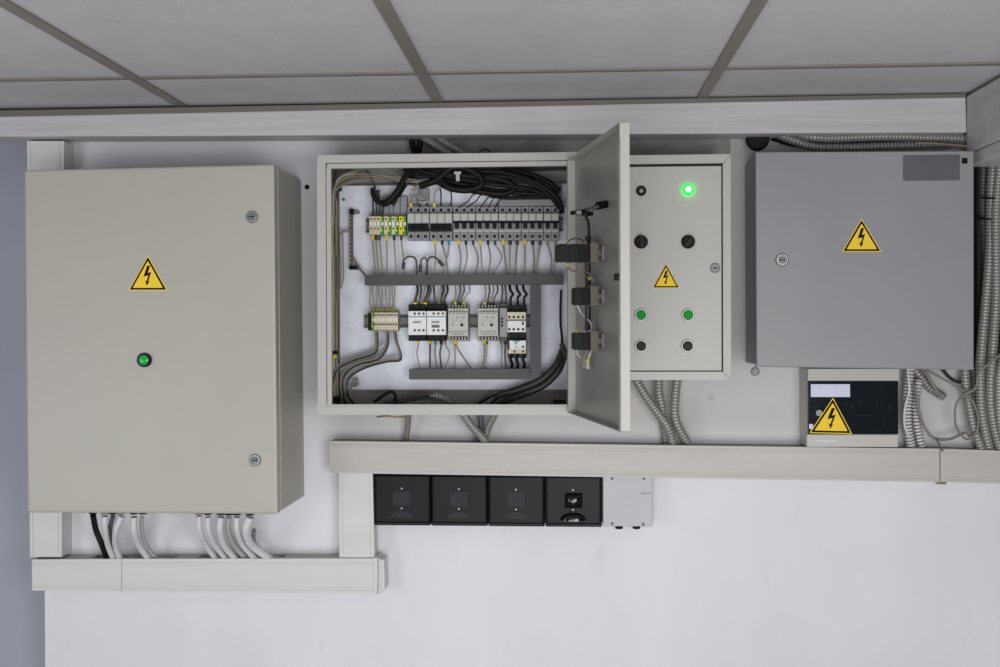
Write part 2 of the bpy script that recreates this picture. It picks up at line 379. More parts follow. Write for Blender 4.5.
# cables below the large cabinet
def path(pts): return [W(x, y, Y) for x, y, Y in pts]
low = [
 ('rubber', 3.0, [(93, 515, -.16), (96, 530, -.14), (102, 545, -.08), (108, 562, -.04)], 'black cable leftmost below the large beige cabinet'),
 ('cable_white', 3.1, [(105, 516, -.16), (105, 528, -.15), (108, 545, -.09), (115, 562, -.04)], 'white cable directly right of the black cable below the large cabinet'),
 ('conduit_dark', 2.4, [(113, 516, -.16), (110, 530, -.12), (112, 545, -.06), (119, 562, -.03)], 'dark grey cable tucked behind the white ones below the large cabinet'),
 ('cable_white', 3.1, [(121.5, 516, -.16), (116, 530, -.15), (115.5, 545, -.09), (121, 562, -.04)], 'white cable bowed to the left below the large cabinet'),
 ('cable_white', 3.4, [(134, 517, -.16), (134, 530, -.15), (139, 545, -.09), (151, 562, -.04)], 'thick white cable fourth of the left bunch below the large cabinet'),
 ('cable_pale', 2.2, [(142, 517, -.15), (142, 530, -.12), (147, 546, -.07), (159, 562, -.03)], 'thinner grey-white cable ending the left bunch below the large cabinet'),
 ('cable_white', 2.8, [(199, 516, -.16), (200, 530, -.15), (206, 545, -.09), (218, 562, -.04)], 'white cable leftmost of the right bunch below the large cabinet'),
 ('cable_white', 2.8, [(208, 517, -.16), (209, 530, -.15), (216, 546, -.09), (228, 562, -.04)], 'white cable second in the right bunch below the large cabinet'),
 ('cable_white', 3.4, [(221, 517, -.16), (220, 530, -.15), (225, 546, -.09), (238, 562, -.04)], 'thick white cable in the middle of the right bunch'),
 ('cable_pale', 2.8, [(229, 517, -.15), (228, 530, -.13), (235, 546, -.07), (249, 562, -.03)], 'greyer cable behind the middle of the right bunch'),
 ('cable_white', 3.1, [(237, 517, -.16), (237, 530, -.15), (243, 545, -.09), (258, 562, -.04)], 'white cable second from the right below the large cabinet'),
 ('cable_white', 4.2, [(250, 517, -.16), (246, 530, -.15), (251, 544, -.10), (266, 556, -.06), (276, 564, -.03)], 'thickest white cable rightmost below the large cabinet'),
]
for m, r, p, lab in low:
    g = MB(); g.tube(path(p), r/450, m, 12); g.build('cable', label=lab, cat='cable', group='cables below the large cabinet')
g = MB(); g.tube(path([(254, 530, -.10), (254, 542, -.07), (263, 552, -.05), (281, 560, -.03)]), 2.0/450, 'conduit', 10, rib=.004); g.build('corrugated_conduit', label='thin ribbed conduit curving behind the rightmost white cable', cat='conduit')

# ------------------------------------------------------------------ open cabinet
Y2 = -.20
o2 = thing('electrical_cabinet', W(449, 415, -.1), 'open electrical cabinet with its door swung out and the wiring showing', 'cabinet')
g = MB(); R0 = (317.3, 153.5, 581, 415); R1 = (326, 161.5, 573, 406.5); R2 = (331.3, 167, 572, 404.5)
ring_box(g, R0, R1, Y2, Y2+.012, 'box_cream'); ring_box(g, (326.8, 162.3, 572.2, 407.5), R2, Y2+.0015, Y2+.012, 'box_cream'); ring_box(g, (325.5, 161.5, 573.5, 408), R2, Y2+.0105, Y2+.014, 'dark_gap')
g.build('frame', o2, bevel=.0006)
X = [W(v, 285, Y2).x for v in (317.8, 580.5)]; Z = [W(449, v, Y2).z for v in (154, 414.5)]
g = MB(); e = .002
g.box(X[0], X[0]+e, Y2+.012, -.004, Z[1], Z[0], 'box_in'); g.box(X[1]-e, X[1], Y2+.012, -.004, Z[1], Z[0], 'box_in')
g.box(X[0], X[1], Y2+.012, -.004, Z[0]-e, Z[0], 'box_in'); g.box(X[0], X[1], Y2+.012, -.004, Z[1], Z[1]+e, 'box_in'); g.box(X[0], X[1], -.006, -.004, Z[1], Z[0], 'box_in')
g.build('body', o2)
YP = -.03
g = MB(); g.r(340, 185, 567, 389.5, YP, YP+.002, 'galv'); g.r(338.8, 184, 568, 390, YP+.002, YP+.010, 'duct_light'); mp = g.build('mounting_plate', o2)
g = MB(); g.lathe(W(343.7, 199.5, YP), (0, -1, 0), [(0, .004), (.003, .0035), (.003, 0)], 'steel', 10); g.build('screw', mp)
for py in (192.5, 331, 386):
    g = MB(); c = W(572.5, py, Y2); g.cyl((c.x, c.y-.006, c.z-.013), (0, 0, .026), .0045, 'box_cream', 12); g.box(c.x-.010, c.x, c.y-.004, c.y+.01, c.z-.009, c.z+.009, 'box_cream'); g.build('hinge', o2)
# door: u along the leaf from the hinge, w towards its inner side
hz = W(574.5, 285, Y2-.012); fr = onX(622, 285, .0)  # placeholder
hx, hy = hz.x, hz.y
free_y = -.655; fx = W(629, 285, free_y).x
du = Vector((fx-hx, free_y-hy, 0)); DWID = du.length; du.normalize(); dw = Vector((du.y, -du.x, 0))
if dw.x > 0: dw = -dw
zt = W(572, 161, Y2-.012).z; zl = W(572, 408.5, Y2-.012).z
ztf = W(621, 122, free_y).z; zlf = W(621, 432, free_y).z
zt = ztf; zl = zlf
def DT(v): return Vector((hx, hy, 0))+du*v[0]+dw*v[1]+Vector((0, 0, v[2]))
g = MB(); DTH = .016
g.box(0, DWID, -.0015, 0, zl, zt, 'box_cream', DT); g.box(.010, DWID-.0015, 0, .0004, zl+.0015, zt-.0015, 'door_inner', DT)                       # leaf skin, outer side at w=-.0015
g.box(0, .010, 0, DTH, zl, zt, 'box_cream', DT); g.box(DWID-.0015, DWID, 0, DTH, zl, zt, 'box_cream', DT)
g.box(DWID-.012, DWID, DTH-.0015, DTH, zl, zt-.03, 'box_cream', DT)
g.box(0, DWID, 0, DTH, zt-.0015, zt, 'box_cream', DT); g.box(0, DWID, 0, DTH, zl, zl+.0015, 'box_cream', DT)
door2 = g.build('door', o2)
def du_at(px, py, w):     # door coordinates of a pixel on the plane w
    base = Vector((hx, hy, 0))+dw*w; d = ray(px, py); n = dw
    t = (base-cam_loc).dot(Vector((n.x, n.y, 0)))/d.dot(n) if abs(d.dot(n)) > 1e-9 else 0
    base2 = Vector((hx, hy, CZ))+dw*w
    t = (base2-cam_loc).dot(n)/d.dot(n); p = cam_loc+d*t
    return (p-base2).dot(du), p.z
def switch(py, nb, bd, h=.033):
    u, z = du_at(599.5, py, .006); g = MB()
    def bx(u0, u1, w0, w1, z0, z1, m): g.box(u+u0, u+u1, w0, w1, z+z0, z+z1, m, DT)
    bx(-.013, .013, .0005, .004, -h*.40, h*.40, 'relay_grey'); bx(-.006, .006, .004, .013, -.005, .005, 'steel')
    bx(-.021, .021, .013, .028, -h*.56, h*.56, 'collar'); bx(-.0215, -.021, .015, .019, -h*.42, h*.42, 'relay_grey')
    for k in range(3): bx(-.0216, -.021, .021, .025, -.010+k*.008, -.006+k*.008, 'brass')
    for k in range(nb):
        w0 = .0285+k*bd
        bx(-.019, .019, w0, w0+bd-.0006, -h*.46, h*.46, 'black'); bx(-.016, .016, w0+.002, w0+bd-.0025, -h*.51, h*.51, 'black_mid')
        bx(-.0194, -.019, w0+bd*.35, w0+bd*.6, -.004, -.001, 'brass')
    g.build('switch_contact_block', door2); return u, z
s1 = switch(253.5, 3, .0205); s2 = switch(296.5, 2, .0145); s3 = switch(341, 2, .0145)
g = MB()
def DP(px, py, w): u, z = du_at(px, py, w); return DT((u, w, z))
g.tube([DP(607, 204, .002), DP(597, 206, .022)], .0075, 'black', 14); g.tube([DP(599, 206, .02), DP(585, 211, .045)], .0040, 'cable_dark', 10); g.tube([DP(594, 208, .028), DP(590, 209.5, .036)], .0048, 'relay_grey', 10)
g.tube([DP(592, 212, .03), DP(583, 213, .045)], .007, 'black', 10); g.tube([DP(586, 211, .045), DP(571, 213, .07)], .004, 'black', 10)
for t_ in (.3, .6): g.lathe(DP(583-8*t_, 212.5, .05+.02*t_), dw, [(0, .006), (.004, .006), (.004, 0)], 'steel', 10)
g.build('lamp_holder', door2)
g = MB(); g.tube([DP(585, 214, .045), DP(588, 222, .03), DP(589, 234, .02), DP(588, 246, .016)], .0032, 'green_dark', 8); g.build('sleeved_wire', door2)
g = MB(); g.tube([DP(588, 236, .012), DP(588, 290, .012), DP(588, 335, .012), DP(588, 350, .012)], .006, 'cable_dark', 10); g.build('wire_bundle', door2)
def dwire(ps, m, r=.0016, nm='door_wire'):
    g = MB(); g.tube([DP(*p) for p in ps], r, m, 6); 
    for e in (ps[0], ps[-1]): c = DP(*e); g.tube([c, c+Vector((0, 0, .006))], r*1.7, 'yellow', 6)
    g.build(nm, door2)
dwire([(578, 262, .03), (583, 270, .02), (590, 274, .015), (593, 282, .012), (588, 288, .012)], 'wire_beige')
dwire([(567, 267, .03), (573, 271, .03), (582, 272, .02), (590, 280, .012)], 'wire_beige')
dwire([(577, 305, .03), (582, 314, .02), (590, 322, .012), (591, 330, .012), (583, 332, .02), (577, 333, .03)], 'cable_white')
dwire([(577, 349, .03), (578, 355, .025), (582, 358, .02), (588, 362, .015)], 'cable_white')
dwire([(567, 243, .03), (572, 239, .03), (580, 239, .025), (586, 244, .02)], 'cable_brown')
g = MB(); g.tube([DP(589, 346, .014), DP(585, 358, .018), DP(584, 368, .02)], .006, 'cable_grey', 8); g.tube([DP(590, 350, .01), DP(588, 360, .012), DP(588, 368, .014)], .004, 'cable_white', 8); g.build('wire_tail', door2)
g = MB(); uu, zz = du_at(622, 277, .008); 
g.box(uu-.01, uu+.012, .003, .02, zz-.006, zz+.006, 'black', DT); g.tube([DT((uu+.004, .0, zz)), DT((uu+.004, -.004, zz))], .009, 'chrome', 16); g.build('door_latch', door2)
for py, ww in ((253.5, 0), (296.5, 0), (341, 0)):   # lettering strips by the switches
    u, z = du_at(601, py, .0003); g = MB()
    for k in range(5): g.box(u-.002, u+.002+.001*(k % 2), .0002, .0006, z-.012+.005*k, z-.009+.005*k, 'copper_print', DT)
    g.build('stencil_mark', door2)

# --- cable ducts inside
def duct(label, x0, y0, x1, y1, Yf=-.085, m='duct', Yb=YP):
    g = MB(); g.r(x0, y0, x1, y1, Yf, Yf+.002, m)      # lid
    a = W(x0, (y0+y1)/2, Yf).x; b = W(x1, (y0+y1)/2, Yf).x; t_ = W((x0+x1)/2, y0, Yf).z; l = W((x0+x1)/2, y1, Yf).z
    horiz = (b-a) > (t_-l)
    if horiz:
        n = int((b-a)/.0125)
        for k in range(n):
            u = a+(b-a)*(k+.2)/n; v = a+(b-a)*(k+.8)/n
            g.box(u, v, Yf+.002, Yb-.001, t_-.003, t_-.001, m); g.box(u, v, Yf+.002, Yb-.001, l+.001, l+.003, m)
    else:
        n = int((t_-l)/.0125)
        for k in range(n):
            u = l+(t_-l)*(k+.2)/n; v = l+(t_-l)*(k+.8)/n
            g.box(a+.001, a+.003, Yf+.002, Yb-.001, u, v, m); g.box(b-.003, b-.001, Yf+.002, Yb-.001, u, v, m)
    g.box(a+.001, b-.001, Yb-.003, Yb-.001, l+.001, t_-.001, m)
    return g.build('wiring_duct', label=label, cat='wiring duct')
duct('long dark grey slotted wiring duct across the middle of the open cabinet', 364.6, 274.4, 563.5, 284.8)
duct('dark grey slotted wiring duct upright at the right in the open cabinet', 530.2, 285.2, 541, 379.3)
duct('short dark grey slotted wiring duct along the bottom of the open cabinet', 409, 368.8, 529.8, 379.5)
g = MB()
for x0, x1, y0 in ((383, 389, 196.5), (389.6, 393, 197), (393.6, 399.8, 195.5), (400.4, 407, 196.5)): g.r(x0, y0, x1, 214, -.05, YP-.001, 'duct_light')
for x0, x1, y0, y1 in ((411, 417, 196, 204), (417.6, 428.5, 189, 200)): g.r(x0, y0, x1, y1, -.05, YP-.001, 'duct_light')
g.build('wiring_duct', label='light grey wiring duct fingers above the upper terminals', cat='wiring duct', bevel=.0005)
g = MB()
for k in range(10): g.r(512+k*5, 185, 516.4+k*5, 198, -.05, YP-.001, 'duct_light')
g.build('wiring_duct', label='light grey wiring duct fingers at the top right corner of the open cabinet', cat='wiring duct', bevel=.0005)

# --- rails
def rail(x0, x1, y0, y1, label):
    g = MB(); h = (y1-y0)*.2
    g.r(x0, y0, x1, y0+h, YP-.008, YP-.007, 'duct'); g.r(x0, y1-h, x1, y1, YP-.008, YP-.007, 'duct'); g.r(x0, y0+h, x1, y1-h, YP-.002, YP-.0005, 'steel')
    g.r(x0, y0+h, x1, y0+h+.4, YP-.008, YP-.001, 'steel'); g.r(x0, y1-h-.4, x1, y1-h, YP-.008, YP-.001, 'steel')
    g.build('mounting_rail', label=label, cat='rail')
rail(366, 563, 218, 232, 'steel mounting rail behind the row of circuit breakers')
rail(364, 530, 315, 327.5, 'steel mounting rail behind the contactors and timer relays')

# --- terminals
def terminals(x0, x1, y0, y1, kinds, where, grp, Yf):
    n = len(kinds); w = (x1-x0)/n
    for k, kd in enumerate(kinds):
        a = x0+k*w; b = a+w-.25; mid = (a+b)/2; H = y1-y0
        m = {'t': 'terminal', 'y': 'yellow', 'g': 'green', 'b': 'black'}[kd]
        root = thing('terminal_block', W(mid, y1, Yf), '%s terminal block in %s, %s from its left end' % ({'t': 'beige', 'y': 'yellow', 'g': 'green and yellow', 'b': 'black'}[kd], where, ORD[k]), 'terminal block', grp)
        g = MB(); g.r(a, y0+H*.12, b, y1-H*.05, Yf, YP-.009, m); g.r(a, y0, b, y0+H*.14, Yf+.018, YP-.009, 'cable_grey'); g.r(a, y1-H*.06, b, y1, Yf+.012, YP-.009, 'cable_grey')
        if kd == 'g': g.r(a, y0+H*.15, (a+b)/2, y0+H*.33, Yf-.0008, Yf+.01, 'yellow'); g.r(a, y0+H*.6, (a+b)/2, y0+H*.82, Yf-.0008, Yf+.01, 'yellow')
        g.build('body', root)
        for v in (.24, .68):
            g = MB(); c = W(mid, y0+H*v, Yf); g.lathe(c, (0, -1, 0), [(0, .0022), (.001, .002), (.001, 0)], 'black_mid', 8); g.build('screw', root)
        g = MB(); g.r(a+w*.2, y0+H*.38, b-w*.1, y0+H*.54, Yf-.001, Yf+.004, 'contactor'); g.build('marker', root)
terminals(369.3, 406.4, 213.8, 235.5, 'tttgtgtgyg', 'the upper terminal row', 'terminal blocks in the upper row', -.075)
terminals(371.5, 398, 310, 331, 'gttttttttt', 'the lower terminal row', 'terminal blocks in the lower row', -.075)
g = MB(); g.r(368, 312.5, 371.2, 330.5, -.070, YP-.009, 'black'); g.r(367.4, 316, 368, 328, -.068, YP-.009, 'wire_beige'); g.build('end_clamp', label='black end clamp at the left of the lower terminal row', cat='end clamp', bevel=.0008)

# --- circuit breakers
def breaker(x0, x1, poles, style, label):
    Yf = -.085; root = thing('circuit_breaker', W((x0+x1)/2, 240, Yf), label, 'circuit breaker', 'circuit breakers in the top row'); w = (x1-x0)/poles
    g = MB(); body = 'breaker'
    for k in range(poles):
        a = x0+k*w+.12; b = a+w-.24
        g.r(a, 206.6, b, 213.2, Yf+.018, YP-.009, 'breaker_dark'); g.r(a, 213.4, b, 232.3, Yf, YP-.009, body); g.r(a, 232.5, b, 240.2, Yf+.018, YP-.009, 'breaker_dark')
        g.r(a+.8, 214.2, b-.8, 222, Yf-.0006, Yf+.005, 'relay')
    g.build('body', root, bevel=.0005)
    for k in range(poles):
        m = x0+(k+.5)*w
        for y in (210, 236.4):
            g = MB(); c = W(m, y, Yf+.018); g.lathe(c, (0, -1, 0), [(0, .0038), (.0008, .0036), (.0008, 0)], 'black', 12); g.build('terminal_screw', root)
    g = MB(); ty0, ty1 = (224.5, 231) if style == 'a' else (223, 228.4)
    g.r(x0+.6, 223.3 if style == 'a' else 221, x1-.6, 231.8 if style == 'a' else 229.6, Yf-.001, Yf+.004, 'black_mid' if style == 'a' else 'breaker_dark')
    if style != 'a': g.r(x0+.2, 220.8, x1-.2, 223.2, Yf-.004, Yf+.004, 'black')
    else: g.r(x0+.8, 228.2, x1-.8, 231.4, Yf-.012, Yf+.004, 'black')
    for k in range(poles):
        m = x0+(k+.5)*w; g.r(m-1.9, ty0, m+1.9, ty1, Yf-.011, Yf+.004, 'black')
    g.build('toggle', root, bevel=.0006)
breaker(407.3, 429.2, 3, 'a', 'three-pole circuit breaker with low toggle, leftmost in the top row')
breaker(429.7, 452.3, 3, 'a', 'three-pole circuit breaker with low toggle, second in the top row')
breaker(453, 475.4, 3, 'b', 'three-pole circuit breaker with raised toggle, third from left in the top row')
breaker(475.9, 498.2, 3, 'b', 'three-pole circuit breaker in the middle of the top row')
breaker(498.7, 521, 3, 'b', 'three-pole circuit breaker below the left half of the grey busbar')
breaker(521.5, 543.3, 3, 'b', 'three-pole circuit breaker next to the narrow last one')
breaker(543.8, 559, 2, 'b', 'narrow two-pole circuit breaker at the right end of the row')
g = MB(); g.r(499, 199.5, 558.6, 206, -.062, -.045, 'breaker_dark')
for k in range(8): x = 502.5+k*7.5; g.r(x-.8, 205.5, x+.8, 208, -.058, -.052, 'brass')
g.build('busbar', label='grey comb busbar along the top of the right circuit breakers', cat='busbar', bevel=.0006)

# --- contactors and relays in the second row
def face_screws(root, xs, y, Yf, m='cable_brown', r=.0034, name='terminal_screw'):
    for x in xs:
        g = MB(); g.lathe(W(x, y, Yf), (0, -1, 0), [(0, r*.9), (.001, r*.85), (.001, 0)], m, 10); g.build(name, root)
def contactor(x0, x1, label, lab2=False):
    Yf = -.10; root = thing('contactor', W((x0+x1)/2, 341, Yf), label, 'contactor')
    g = MB(); g.r(x0+.3, 304.2, x1-.2, 341, Yf+.03, YP-.009, 'black')
    for k in range(3):
        xx = x0+(x1-x0)*(k+.5)/3
        g.r(xx-1.6, 304.6, xx+1.6, 309, Yf+.026, Yf+.032, 'black_mid'); g.r(xx-1.6, 336, xx+1.6, 340.4, Yf+.026, Yf+.032, 'black_mid')
    g.build('base', root, bevel=.0008)
    g = MB(); g.r(x0, 311, x1-.2, 335, Yf, Yf+.04, 'contactor'); g.r(x0+.2, 316.1, x1-.4, 317.3, Yf-.0008, Yf+.004, 'blue'); g.build('housing', root, bevel=.0012)
    face_screws(root, [x0+(x1-x0)*v for v in (.36, .6, .84)], 313.6, Yf); face_screws(root, [x0+(x1-x0)*v for v in (.36, .6, .84)], 330.3, Yf)
    g = MB(); g.r(x0+4.8, 321, x0+12.6, 323.2, Yf-.001, Yf+.002, 'relay_grey')
    if lab2: g.r(x0+4.8, 324.9, x0+12.6, 327.7, Yf-.001, Yf+.002, 'label_grey')
    g.build('label_plate', root)
contactor(408.2, 426.4, 'white contactor with blue stripe beside the lower terminals')
contactor(426.8, 446, 'white contactor with blue stripe and two grey label plates', True)
def relay(x0, x1, label):
    Yf = -.10; root = thing('timer_relay', W((x0+x1)/2, 341, Yf), label, 'relay')
    g = MB(); g.r(x0+.4, 304.4, x1+1, 341.2, Yf+.035, YP-.009, 'relay_grey'); g.r(x0, 308.3, x1, 336.2, Yf+.012, Yf+.05, 'relay'); g.r(x0+.2, 312, x1-.2, 332, Yf, Yf+.03, 'relay')
    g.build('housing', root, bevel=.0012)
    for y in (304.9, 336.9):
        g = MB(); g.r(x0+2.6, y, x1-1.2, y+3, Yf+.030, Yf+.04, 'black')
        for k in range(5): xx = x0+4.7+k*3.1; g.r(xx-.7, y+.5, xx+.7, y+2.7, Yf+.028, Yf+.036, 'relay')
        g.build('terminal_strip', root)
    g = MB()
    for y in (313, 331):
        for k in range(6): xx = x0+2.6+k*3; g.r(xx-.8, y, xx+.5, y+.8, Yf-.0003, Yf+.004, 'black_mid')
    for k in range(4): xx = x0+6+k*3; g.r(xx-.3, 309.3, xx+.3, 311, Yf+.0115, Yf+.014, 'black_mid')
    for k in range(5): xx = x0+5+k*2.6; g.r(xx-.3, 333, xx+.3, 335, Yf+.0115, Yf+.014, 'black_mid')
    # outlined symbol panel
    for a in ((4, 317.2, 14.5, 317.6), (4, 320.4, 14.5, 320.8), (4, 317.2, 4.4, 320.8), (14.1, 317.2, 14.5, 320.8), (8, 316, 10.5, 317), (8.9, 317, 9.6, 319.5), (2.7, 322.3, 6.3, 322.8), (11.5, 322.1, 16.5, 322.6)):
        g.r(x0+a[0], a[1], x0+a[2], a[3], Yf-.0003, Yf+.004, 'relay_grey')
    g.r(x0+4, 324.1, x0+5.3, 325.2, Yf-.0005, Yf+.004, 'brown_btn')
    g.build('printed_face', root)
    g = MB(); g.lathe(W(x0+13.8, 325, Yf), (0, -1, 0), [(0, .0036), (.004, .003), (.004, 0)], 'black', 12); g.build('dial', root)
    g = MB(); g.lathe(W(x0+15.6, 317.4, Yf), (0, -1, 0), [(0, .0028), (.001, .0026), (.001, 0)], 'relay_grey', 12); g.build('trimmer', root)
relay(448, 468.2, 'grey timer relay right beside the two striped contactors')
relay(477.8, 498.2, 'grey timer relay between the bare rail gap and the narrow relay')
Yf = -.10; root = thing('relay', W(503, 341, Yf), 'narrow dark grey relay module left of the small contactor', 'relay')
g = MB(); g.r(499.6, 308, 507, 337, Yf+.01, YP-.009, 'relay_grey'); g.r(500, 303.4, 507.2, 308, Yf+.03, YP-.009, 'duct'); g.r(500, 337, 507, 341.5, Yf+.03, YP-.009, 'duct'); g.build('housing', root, bevel=.0008)
for y in (318.8, 322, 325.3):
    g = MB(); g.lathe(W(502, y, Yf+.01), (0, -1, 0), [(0, .0027), (.004, .0024), (.004, 0)], 'black', 12); g.build('dial', root)
root = thing('contactor', W(517, 334, Yf), 'small cream contactor with black top, standing above the overload relay', 'contactor')
g = MB(); g.r(508.5, 305.5, 526.5, 313, Yf+.03, YP-.009, 'black'); g.r(509, 333, 526, 339, Yf+.03, YP-.009, 'black'); g.build('base', root, bevel=.0008)
g = MB(); g.r(507, 312, 525.8, 319.6, Yf, Yf+.04, 'terminal'); g.r(507.3, 320.6, 525.8, 332.2, Yf, Yf+.04, 'contactor'); g.r(508, 319.6, 525.6, 320.6, Yf+.003, Yf+.04, 'black'); g.r(522, 321.5, 523.8, 325, Yf-.001, Yf+.01, 'black'); g.build('housing', root, bevel=.0008)
face_screws(root, (509.3, 513.8, 518.3, 523), 317, Yf, 'black_mid'); face_screws(root, (509.3, 513.8, 518.3, 523), 329.3, Yf, 'black_mid')
root = thing('overload_relay', W(517, 356, Yf), 'small overload relay hanging below the small contactor', 'relay')
g = MB(); g.r(509.5, 340.5, 526, 349.6, Yf+.004, YP-.009, 'contactor'); g.r(508, 349.6, 526, 353.6, Yf+.012, YP-.009, 'terminal'); g.r(507.5, 339, 526.5, 358, Yf+.05, YP-.009, 'duct'); g.r(513, 340.7, 520, 341.8, Yf+.003, Yf+.01, 'blue'); g.build('housing', root, bevel=.0008)
face_screws(root, (514.5, 523), 351.5, Yf+.012)
g = MB(); g.lathe(W(516, 343.4, Yf+.004), (0, -1, 0), [(0, .003), (.002, .003), (.002, 0)], 'relay_grey', 10); g.r(522, 346, 523.8, 347.8, Yf, Yf+.01, 'black'); g.r(515.5, 346.8, 516.6, 347.8, Yf, Yf+.01, 'black'); g.build('dial', root)

# --- earth bar at left
root = thing('earth_busbar', W(351, 269, -.05), 'upright dark terminal busbar at the left in the open cabinet', 'busbar')
g = MB(); g.r(349.6, 210, 352.6, 268, -.050, -.043, 'cable_brown'); g.build('bar', root)
g = MB(); g.r(349, 209, 353.5, 214, -.053, YP, 'black_mid'); g.r(349, 265.5, 357.5, 269.5, -.05, YP, 'black_mid'); g.r(353.5, 210.3, 358.5, 213.6, -.045, YP, 'steel'); g.build('insulator', root, bevel=.0006)
for k in range(12):
    g = MB(); g.lathe(W(351.1, 217.5+k*4.1, -.050), (0, -1, 0), [(0, .0022), (.003, .002), (.003, 0)], 'brass', 8); g.build('screw', root)

# --- wires
def wire(name, pts, r, m, label, grp=None, cat='wire', fer=None, seg=6, fcol='yellow', flen=.016):
    P_ = path(pts); g = MB(); g.tube(P_, r/430, m, seg); o = g.build(name, label=label, cat=cat, group=grp)
    if fer:
        g = MB(); a, b = (P_[0], P_[1]) if fer == 's' else (P_[-1], P_[-2]); d = (b-a).normalized()*flen
        g.tube([a, a+d], r/430*1.75, fcol, 8); g.build('ferrule', o)
    return o
G1 = 'wires from the upper terminals to the middle duct'
for k, (a, m_, b, f) in enumerate([(372.6, 374, 375.2, 'yellow'), (376.2, 377, 379.3, 'cable_dark'), (379.4, 381, 382.5, 'cable_brown'), (386.6, 387, 387.2, 'yellow'), (394.1, 395, 396.6, 'cable_dark'), (401.3, 403, 404, 'cable_brown')]):
    wire('wire', [(a, 233.5, -.06), (a, 240, -.062), (m_, 256, -.064), (b, 276, -.06)], .8, 'wire_beige', 'beige wire below the upper terminals, %s from the left' % ORD[k], G1, fer='s', fcol=f)
G2 = 'wires from the circuit breakers to the middle duct'
bw = [(434.9, 435.5, 434.2, 'yellow'), (442, 446, 448.3, 'cable_dark'), (448.9, 447, 441.5, 'blue'), (458.3, 460.8, 458.5, 'yellow'), (465.8, 467, 462.5, 'cable_dark'), (473, 478, 475, 'cable_brown'), (480.2, 481.5, 482.6, 'yellow'), (488, 490.5, 487.5, 'cable_dark'), (495, 501.5, 491, 'cable_brown'), (503.4, 505, 507, 'yellow'), (510, 509.8, 510.5, 'cable_dark'), (517, 516, 515.2, 'cable_brown'), (524.6, 525, 524.5, 'yellow'), (532.6, 534, 533, 'cable_dark'), (540, 538, 536.5, 'cable_brown'), (547.5, 551.5, 551, 'wire_beige'), (555.2, 555, 554, 'wire_beige')]
for k, (a, m_, b, f) in enumerate(bw):
    wire('wire', [(a, 238, -.06), (a+.2, 244, -.062), (m_, 258, -.065), (b, 276, -.06)], 1.0 if 8 < k < 15 else .8, 'cable_grey' if k % 2 else 'wire_beige', 'thin wire below the circuit breakers, %s from the left' % ORD[k], G2, fer='s', fcol=f)
ar = [([(403, 269, -.06), (404, 260, -.065), (410, 256.5, -.065), (416, 260, -.063), (417, 276, -.06)], 'left arched wire rising from the middle duct near the upper terminals'),
      ([(420, 272, -.06), (421, 261, -.065), (424.5, 257.5, -.065), (427, 262, -.063), (427.5, 276, -.06)], 'middle arched wire rising from the middle duct, small and narrow'),
      ([(425.5, 276, -.06), (428, 260, -.066), (433, 256.8, -.066), (438, 259.5, -.066), (443, 266, -.064)], 'right arched wire rising from the middle duct with black end')]
for p_, lab in ar: wire('wire', p_, 1.0, 'cable_brown', lab, fer='e' if 'right' in lab else 's', fcol='cable_dark')
G3 = 'wires from the middle duct to the lower terminals'
for k, a in enumerate([370, 372.3, 377, 379, 382, 385.5, 389.5, 392, 394.5]):
    wire('wire', [(a-.3, 284, -.06), (a+.3, 294, -.064), (a+(.9 if k % 2 else -.5), 303, -.062), (371.5+k*2.9, 311.5, -.055)], .65, 'wire_beige', 'thin wire above the lower terminals, %s from the left' % ORD[k], G3, fer='e', fcol='yellow_wire', flen=.007)
G4 = 'wires from the middle duct to the contactors and relays'
cw = [(417, 415.5, 'cable_dark', 1.3), (420.5, 420, 'cable_brown', 1.1), (424, 421, 'wire_beige', .7), (427.5, 425.3, 'cable_dark', 1.2), (430, 428, 'cable_brown', 1.0), (433.5, 434.5, 'cable_brown', 1.1), (440.5, 440, 'wire_beige', .7), (443, 441.2, 'cable_dark', 1.2), (447, 444.5, 'cable_dark', 1.2),
      (455, 455.4, 'wire_beige', .7), (460, 458.5, 'cable_brown', .8), (463.5, 461, 'cable_brown', .8), (469, 464, 'wire_beige', .7),
      (485, 484.8, 'wire_beige', .8), (489, 488, 'cable_brown', .8), (493, 491.5, 'wire_beige', .8), (497, 494, 'cable_brown', .8), (502, 501.5, 'cable_brown', .9), (505, 506, 'cable_brown', .9)]
for k, (a, b, m_, r) in enumerate(cw):
    wire('wire', [(a, 284, -.06), (a+.6, 291, -.065), (b, 299, -.066), (b, 306.5, -.062)], r, m_, 'wire entering the tops of the contactors and timer relays, %s from the left' % ORD[k], G4, fer='e', fcol='yellow' if k in (0, 2, 3, 6, 9, 12, 13) else 'cable_dark', flen=.010)
for k, a in enumerate((511, 518, 524.5)):
    wire('wire', [(a-1.5, 284, -.06), (a-.5, 290, -.066), (a+2, 294.5, -.068), (a-.3, 298, -.066), (a, 308, -.06)], 1.3, 'rubber', 'kinked black wire entering the small contactor, %s of three' % ('leftmost', 'middle', 'rightmost')[k], 'kinked black wires above the small contactor')
G5 = 'wires from the contactors and relays to the bottom duct'
dwn = [(418.3, 417, 420.5, 'wire_beige', .7, 'yellow'), (430.2, 430, 430, 'cable_brown', 1.0, 'yellow'), (435.5, 435, 437.5, 'cable_grey', .9, 'blue'), (441.3, 440, 441.5, 'cable_brown', 1.0, 'cable_dark'), (445.5, 449.5, 444, 'wire_beige', .7, 'wire_beige'),
       (454.5, 455, 454.6, 'wire_beige', .8, 'yellow'), (456, 461, 472.5, 'cable_grey', .8, 'yellow'), (484.5, 484.5, 483, 'cable_grey', 1.0, 'yellow'), (487, 486.5, 485.5, 'wire_beige', .7, 'cable_brown'), (501.2, 501.8, 500.6, 'cable_grey', .7, 'cable_grey'), (505.5, 505, 506, 'cable_brown', 1.0, 'cable_dark')]
